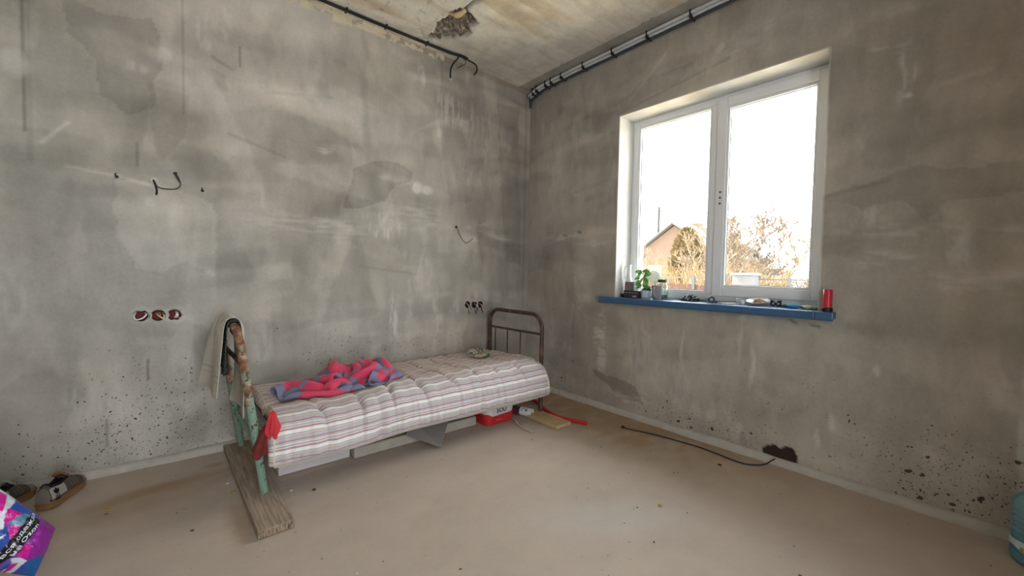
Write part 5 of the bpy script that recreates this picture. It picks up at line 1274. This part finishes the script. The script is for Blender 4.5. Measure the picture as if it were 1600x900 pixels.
def push_apart(P, I, J, r, w):
    q = np.floor(P/r).astype(np.int64); key = (q[:, 0]*73856093) ^ (q[:, 1]*19349663) ^ (q[:, 2]*83492791)
    o = np.argsort(key, kind='stable'); ks = key[o]; D = np.zeros_like(P); C = np.zeros(len(P))
    for a, b, c in CELLS:
        kk = ((q[:, 0]+a)*73856093) ^ ((q[:, 1]+b)*19349663) ^ ((q[:, 2]+c)*83492791)
        lo = np.searchsorted(ks, kk, 'left'); m = np.searchsorted(ks, kk, 'right')-lo
        for t in range(int(min(m.max(), 4))):
            s = np.nonzero(m > t)[0]; j = o[lo[s]+t]
            far = (np.abs(I[s]-I[j]) > 1) | (np.abs(J[s]-J[j]) > 1); s = s[far]; j = j[far]
            d = P[s]-P[j]; l = np.linalg.norm(d, axis=1)+1e-9; h = l < r; s = s[h]; d = d[h]; l = l[h]
            np.add.at(D, s, d*(.5*(r-l)/l)[:, None]); np.add.at(C, s, 1)
    n = C > 0; P[n] += D[n]/np.maximum(C[n], 1)[:, None]*w[n][:, None]
def settle(X, nu, nv, LU, LV, collide, steps, iters, bend, bend2, r, pin=None, damp=.97, g=9.8, force=None):
    dt = 1/60.; lk = links_of(nu, nv, LU/(nu-1), LV/(nv-1), bend, bend2); X = X.copy(); Vl = np.zeros_like(X); w = np.ones(len(X))
    if pin is not None: w[pin] = 0
    I, J = np.divmod(np.arange(nu*nv), nv)
    for st in range(steps):
        Vl[:, 2] -= g*dt
        if force is not None: Vl += force(X, st)*dt
        Vl *= damp; sp = np.linalg.norm(Vl, axis=1, keepdims=True); Vl *= np.minimum(1, 1.5/np.maximum(sp, 1e-9))
        P = X+Vl*dt*w[:, None]
        for it in range(iters):
            for (a, b, L, k) in lk:
                d = P[b]-P[a]; l = np.sqrt((d*d).sum(1))+1e-9; c = (l-L)/l
                if k < .3: c = np.minimum(c, 0)
                d = d*(k*c/np.maximum(w[a]+w[b], 1e-9))[:, None]; P[a] += d*w[a][:, None]; P[b] -= d*w[b][:, None]
            if it % 4 == 3 or it == iters-1:
                if it == iters-1 or it == 3: push_apart(P, I, J, r, w)
                collide(P, X, w)
        Vl = (P-X)/dt; X = P
    return X.reshape(nu, nv, 3)

# height field of the mattress top, with a wad of cloth under the heap
_gx = np.arange(-2.7, -.3, .01); _gy = np.arange(-1.2, .1, .01); HF = np.full((len(_gx), len(_gy)), -1.)
_mv = MATV.reshape(-1, 3)
np.maximum.at(HF, (((_mv[:, 0]+2.7)/.01).astype(int), ((_mv[:, 1]+1.2)/.01).astype(int)), _mv[:, 2])
for _ in range(3):
    F_ = HF.copy()
    for a, b in ((1, 0), (-1, 0), (0, 1), (0, -1)): F_ = np.maximum(F_, np.where(HF < 0, np.roll(HF, (a, b), (0, 1)), -1))
    HF = np.where(HF < 0, F_, HF)
HF = np.where(HF < 0, 0., HF)
def top_at(x, y):
    return HF[np.clip(((np.asarray(x)+2.7)/.01).astype(int), 0, len(_gx)-1), np.clip(((np.asarray(y)+1.2)/.01).astype(int), 0, len(_gy)-1)]
GX, GY = np.meshgrid(_gx, _gy, indexing='ij')
HB = HF+.085*np.exp(-((GX+1.83)/.13)**2-((GY+.47)/.13)**2)+.06*np.exp(-((GX+1.98)/.08)**2-((GY+.36)/.09)**2)+.022*np.exp(-((GX+2.18)/.12)**2-((GY+.52)/.10)**2)
def on_mattress(P, X, w):
    x = np.clip((P[:, 0]+2.7)/.01, 0, len(_gx)-2); y = np.clip((P[:, 1]+1.2)/.01, 0, len(_gy)-2); i = x.astype(int); j = y.astype(int); fx_ = x-i; fy_ = y-j
    h = (HB[i, j]*(1-fx_)+HB[i+1, j]*fx_)*(1-fy_)+(HB[i, j+1]*(1-fx_)+HB[i+1, j+1]*fx_)*fy_+.008
    m = P[:, 2] < h; P[m, 2] = h[m]; P[m, :2] -= (P[m, :2]-X[m, :2])*.75
nu, nv = 66, 46; U, V = np.meshgrid(np.linspace(0, 1, nu), np.linspace(0, 1, nv), indexing='ij')
ln = lambda s, a, b: lattice_noise(U*a, V*b, .4, s)
X_ = np.stack([-2.20+.50*U**.8+.05*ln(1, 4, 5), -.50+.06*U+(V-.5)*(.46-.10*np.sin(U*3))+.06*ln(2, 3, 3),
               .62+(.06+.20*U)*(ln(3, 5, 4)+.6*ln(4, 9, 8))+.05*np.sin(V*15+U*3)+.04*np.sin(U*24+V*4)], -1).reshape(-1, 3)
def gather(P, st):
    f = np.zeros_like(P)
    f[:, 0] = -np.clip(P[:, 0]+1.73, 0, 1)*90+np.clip(-2.24-P[:, 0], 0, 1)*160
    f[:, 1] = -np.clip(P[:, 1]+.30, 0, 1)*60+np.clip(-.63-P[:, 1], 0, 1)*140
    return f
BLANKET = settle(X_, nu, nv, 1.35, .92, on_mattress, 85, 8, .16, .08, .0205, force=gather)

# towel over the foot bow
def capsules(P, X, w, pl, r):
    for a, b in zip(pl[:-1], pl[1:]):
        d = b-a; t = np.clip(((P-a) @ d)/(d @ d), 0, 1); c = a+t[:, None]*d; v = P-c; l = np.linalg.norm(v, axis=1)+1e-9; m = (l < r) & (w > 0)
        P[m] = c[m]+v[m]/l[m][:, None]*r; P[m] -= (P[m]-X[m])*.8
_bp = [np.array(fx(-.795+.115-.115*math.cos(PI/2*k/4), .72+.115*math.sin(PI/2*k/4))) for k in range(5)]+[np.array((-2.5515, -.20, .835))]
_rp = [np.array(fx(-.795, .66)), np.array(fx(-.3001, .655))]
def on_bow(P, X, w): capsules(P, X, w, _bp, .034); capsules(P, X, w, _rp, .018)
nu, nv = 52, 26; U, V = np.meshgrid(np.linspace(0, 1, nu), np.linspace(0, 1, nv), indexing='ij'); s_ = (U-.44)*.93
X_ = np.stack([-2.552+s_*.93, -.445+(V-.5)*(.37-.2*np.clip(s_, 0, 1))-s_*.05+.010*np.sin(V*17+U*2), .872-.10*np.abs(s_)+.014*np.sin(V*17+1)], -1).reshape(-1, 3)
pin_ = (np.abs(U-.44) < .02).ravel(); X_[pin_, 2] = .869+.008*np.sin(V.ravel()[pin_]*17+1); out_ = U.ravel() < .44
def sway(P, st):
    f = np.zeros_like(P); v = V.ravel(); f[out_, 0] = -.12-.16*v[out_]-.10*np.sin(v[out_]*8); f[out_, 1] = -.06; f[~out_, 0] = .1; f[~out_, 1] = -.2*np.sin(v[~out_]*9)
    return f
TOWEL = settle(X_, nu, nv, .93, .42, on_bow, 130, 18, .12, .05, .012, pin=pin_, damp=.96, g=2.2, force=sway)
def cloth(name, data, m, thick, sub=1, smooth_it=0):
    A = data; nu, nv = A.shape[:2]
    for _ in range(smooth_it):
        B = A.copy(); B[1:-1] += .25*(A[2:]+A[:-2]-2*A[1:-1]); B[:, 1:-1] += .25*(A[:, 2:]+A[:, :-2]-2*A[:, 1:-1]); A = B
    uu, vv = np.meshgrid(np.linspace(0, 1, nu), np.linspace(0, 1, nv), indexing='ij')
    o = grid_mesh(name, A, nu, nv, m, None, uv=np.stack([uu, vv], -1))
    s = o.modifiers.new('thick', 'SOLIDIFY'); s.thickness = thick; s.offset = 0
    b = o.modifiers.new('sub', 'SUBSURF'); b.levels = b.render_levels = sub
    return o
# fleece blanket
t = NT('red_and_blue_fleece'); uvn = t.n('UVMap'); sx = t.n('SeparateXYZ'); t.l(uvn.outputs[0], sx.inputs[0])
u_, v_ = sx.outputs[0], sx.outputs[1]
def band(x, c, w): return t.math('LESS_THAN', t.math('ABSOLUTE', t.math('SUBTRACT', x, c)), w)
mk = band(u_, .02, .025)
for c, w in ((.22, .014), (.33, .010), (.55, .014), (.80, .014), (.99, .02)): mk = t.math('MAXIMUM', mk, band(u_, c, w))
for c, w in ((.015, .03), (.30, .016), (.62, .018), (.985, .03)): mk = t.math('MAXIMUM', mk, band(v_, c, w))
for (cu, cv, r) in ((.42, .46, .060), (.70, .80, .055), (.88, .45, .065), (.14, .55, .05), (.70, .15, .05)):
    du = t.math('MULTIPLY', t.math('SUBTRACT', u_, cu), 1.45); dv = t.math('SUBTRACT', v_, cv)
    mk = t.math('MAXIMUM', mk, t.math('LESS_THAN', t.math('ADD', t.math('MULTIPLY', du, du), t.math('MULTIPLY', dv, dv)), r*r))
c = t.mix(mk, (.62, .020, .085), (.115, .165, .265))
c = t.mix(t.math('MULTIPLY', t.noise(90, 3), .25), c, (.75, .35, .42))
fleece = t.fin(c, .95, t.bump(t.noise(260, 3), .35, .004), .1)
fleece.node_tree.nodes['Principled BSDF'].inputs['Sheen Weight'].default_value = .15
o = cloth('fleece_blanket', BLANKET, fleece, .006, 2, 0)
tag(o, 'crumpled pinkish red and blue-grey fleece blanket on the mattress', 'blanket')

# towel over the foot bow, dark garment beneath it
t = NT('cream_terry_towel'); uvn = t.n('UVMap'); sx = t.n('SeparateXYZ'); t.l(uvn.outputs[0], sx.inputs[0])
e1 = t.math('LESS_THAN', t.math('ABSOLUTE', t.math('SUBTRACT', sx.outputs[0], .115)), .006)
e2 = t.math('LESS_THAN', t.math('ABSOLUTE', t.math('SUBTRACT', sx.outputs[0], .085)), .003)
mo = t.math('LESS_THAN', t.math('ADD', t.math('POWER', t.math('MULTIPLY', t.math('SUBTRACT', sx.outputs[0], .165), 2.0), 2.), t.math('POWER', t.math('SUBTRACT', sx.outputs[1], .26), 2.)), .0028)
c = t.mix(t.math('MULTIPLY', t.noise(6, 4), .35), (.62, .57, .49), (.44, .36, .27))
c = t.mix(t.math('MULTIPLY', t.math('MAXIMUM', e1, e2), .45), c, (.22, .36, .24))
c = t.mix(t.math('MULTIPLY', mo, t.math('MULTIPLY', t.ramp(t.noise(60, 4), [(.42, 0.), (.55, 1.)]), .75)), c, (.36, .20, .10))
vr = t.n('TexVoronoi', i_Scale=210.); t.l(t.obj(), vr.inputs['Vector'])
terry = t.fin(c, .97, t.bump(vr.outputs['Distance'], .5, .004), .05)
o = cloth('terry_towel', TOWEL, terry, .005, 2, 0)
tag(o, 'cream terry towel draped over the green foot frame of the bed', 'towel')

darkc = M_('dark_speckled_knit', (.035, .038, .035), .95, col2=(.16, .165, .15), vs=120, lo=.5, hi=.62)
prof = []
for k in range(9): a = PI*k/8; prof.append((-2.5515-.0265*math.cos(a)*1., .835+.0265*math.sin(a)))
outer = [(-2.578, .58), (-2.578, .66), (-2.579, .72), (-2.580, .79)]; inner = [(-2.522, .81), (-2.523, .78), (-2.524, .75)]
P2 = outer+prof+inner
ny = 26; Vd = np.zeros((len(P2), ny, 3))
for i, (x, z) in enumerate(P2):
    for j in range(ny):
        y = -.655+.45*j/(ny-1)
        hang = max(0, .80-z)
        Vd[i, j] = (x+(-.020 if i < 6 else .012)*hang/.2*math.sin(j*.9+1)*.6+.010*mnoise.noise((y*12, z*8, 4))*min(1, hang*8), y+.02*mnoise.noise((z*9, x*9, j*.1)), z+.02*mnoise.noise((y*9, 3, 0))*min(1, hang*5))
o = grid_mesh('dark_garment', Vd, len(P2), ny, darkc); s = o.modifiers.new('thick', 'SOLIDIFY'); s.thickness = .004; s.offset = 0
b = o.modifiers.new('sub', 'SUBSURF'); b.levels = b.render_levels = 1
tag(o, 'dark grey speckled garment hanging beneath the cream towel on the foot frame', 'garment')

# red rags caught between the foot post and the mattress
def rag(name, top, r0, zb, seed, m, label, lean):
    n, k = 22, 36; Vr = np.zeros((k, n, 3))
    for i in range(k):
        a = 2*PI*i/k
        for j in range(n):
            t_ = j/(n-1); z = top[2]+(zb-top[2])*t_
            r = r0*(.30+1.15*t_**.7*(1 if t_ < .8 else 1-(t_-.8)*2.2))*(1+.30*math.sin(3*a+seed+t_*2.5)+.16*math.sin(7*a+seed*2+t_*4)+.22*mnoise.noise((math.cos(a)*1.6, math.sin(a)*1.6, t_*4+seed)))
            Vr[i, j] = (top[0]+r*math.cos(a)*.75+lean[0]*t_, top[1]+r*math.sin(a)*.55+lean[1]*t_, z+.012*math.sin(4*a+seed)*t_)
    o = grid_mesh(name, Vr, k, n, m, None, closed_u=True); s = o.modifiers.new('thick', 'SOLIDIFY'); s.thickness = .003
    b = o.modifiers.new('sub', 'SUBSURF'); b.levels = b.render_levels = 1
    return tag(o, label, 'rag', 'red rags on the foot post')
rag('red_rag', (-2.440, -.835, .375), .046, .235, 1.3, M_('dark_brick_red_cloth', (.17, .028, .022), .9, var=.35, vs=30), 'dark brick-red rag hanging low at the green foot post', (-.020, -.005))
rag('red_rag', (-2.425, -.870, .445), .030, .330, 4.1, M_('bright_red_cloth', (.52, .035, .045), .85, var=.25, vs=30), 'bright red rag tucked between the foot post and the mattress', (.004, -.012))

# work gloves near the headboard
def glove(c, rz, label, seed, flip=1, tilt=.0):
    g0 = thing('work_glove', label, 'glove', c, 'work gloves on the mattress')
    knit = M_('cream_knit_%d' % seed, (.46, .36, .23), .95, col2=(.30, .26, .19), vs=60); grip = M_('grey_green_grip_%d' % seed, (.10, .13, .11), .8, col2=(.42, .40, .33), vs=70)
    Mg = Matrix.Translation(c) @ Matrix.Rotation(rz, 4, 'Z') @ Matrix.Rotation(tilt, 4, 'Y')
    n, k = 15, 20; Vg = np.zeros((k, n, 3))
    for i in range(k):
        a = 2*PI*i/k
        for j in range(n):
            t_ = j/(n-1); w = .036+.010*math.sin(t_*2.4)+(.006 if t_ < .12 else 0); h = .011+.007*math.sin(t_*PI)
            q = 1+.22*mnoise.noise((math.cos(a)*2, math.sin(a)*2, t_*5+seed))
            Vg[i, j] = Mg @ Vector((-.055+.10*t_, w*math.cos(a)*q, .012+h*math.sin(a)*q+.010*math.sin(t_*4+seed)))
    o = grid_mesh('palm', Vg, k, n, knit, g0, closed_u=True); s = o.modifiers.new('sub', 'SUBSURF'); s.levels = s.render_levels = 1
    for f in range(4):
        y = (-.030+.020*f)*flip; L = (.062, .072, .068, .052)[f]; cu = .012+.020*((f*7+seed*3) % 5)/5
        P = catmull([Mg @ Vector((.035, y*.9, .014)), Mg @ Vector((.045+L*.35, y*1.15, .018+cu)), Mg @ Vector((.045+L*.75, y*1.35, .016+cu*1.3)), Mg @ Vector((.045+L, y*1.5, .012+cu*.7))], 4)
        MB().tube(P, [.0105]*5+[.0112]*5+[.0095, .0085, .006], 9).build('finger', grip if f % 2 else knit, g0, smooth=True)
    P = catmull([Mg @ Vector((-.020, .034*flip, .014)), Mg @ Vector((.008, .055*flip, .020)), Mg @ Vector((.034, .062*flip, .016))], 5)
    MB().tube(P, [.011]*6+[.010]*4+[.007], 9).build('thumb', knit, g0, smooth=True)
    MB().tube([Mg @ Vector((-.056, .040*math.cos(2*PI*q/20), .014+.014*math.sin(2*PI*q/20))) for q in range(20)], .0045, 6, closed=True).build('cuff', M_('green_cuff_%d' % seed, (.035, .12, .10), .9), g0, smooth=True)
glove((-.865, -.400, float(top_at(-.865, -.4))+.004), 2.25, 'cream knitted work glove lying palm up on the mattress near the headboard', 1)
glove((-.800, -.330, float(top_at(-.8, -.33))+.004), 1.35, 'cream and green work glove lying behind the other glove near the headboard', 2, -1)
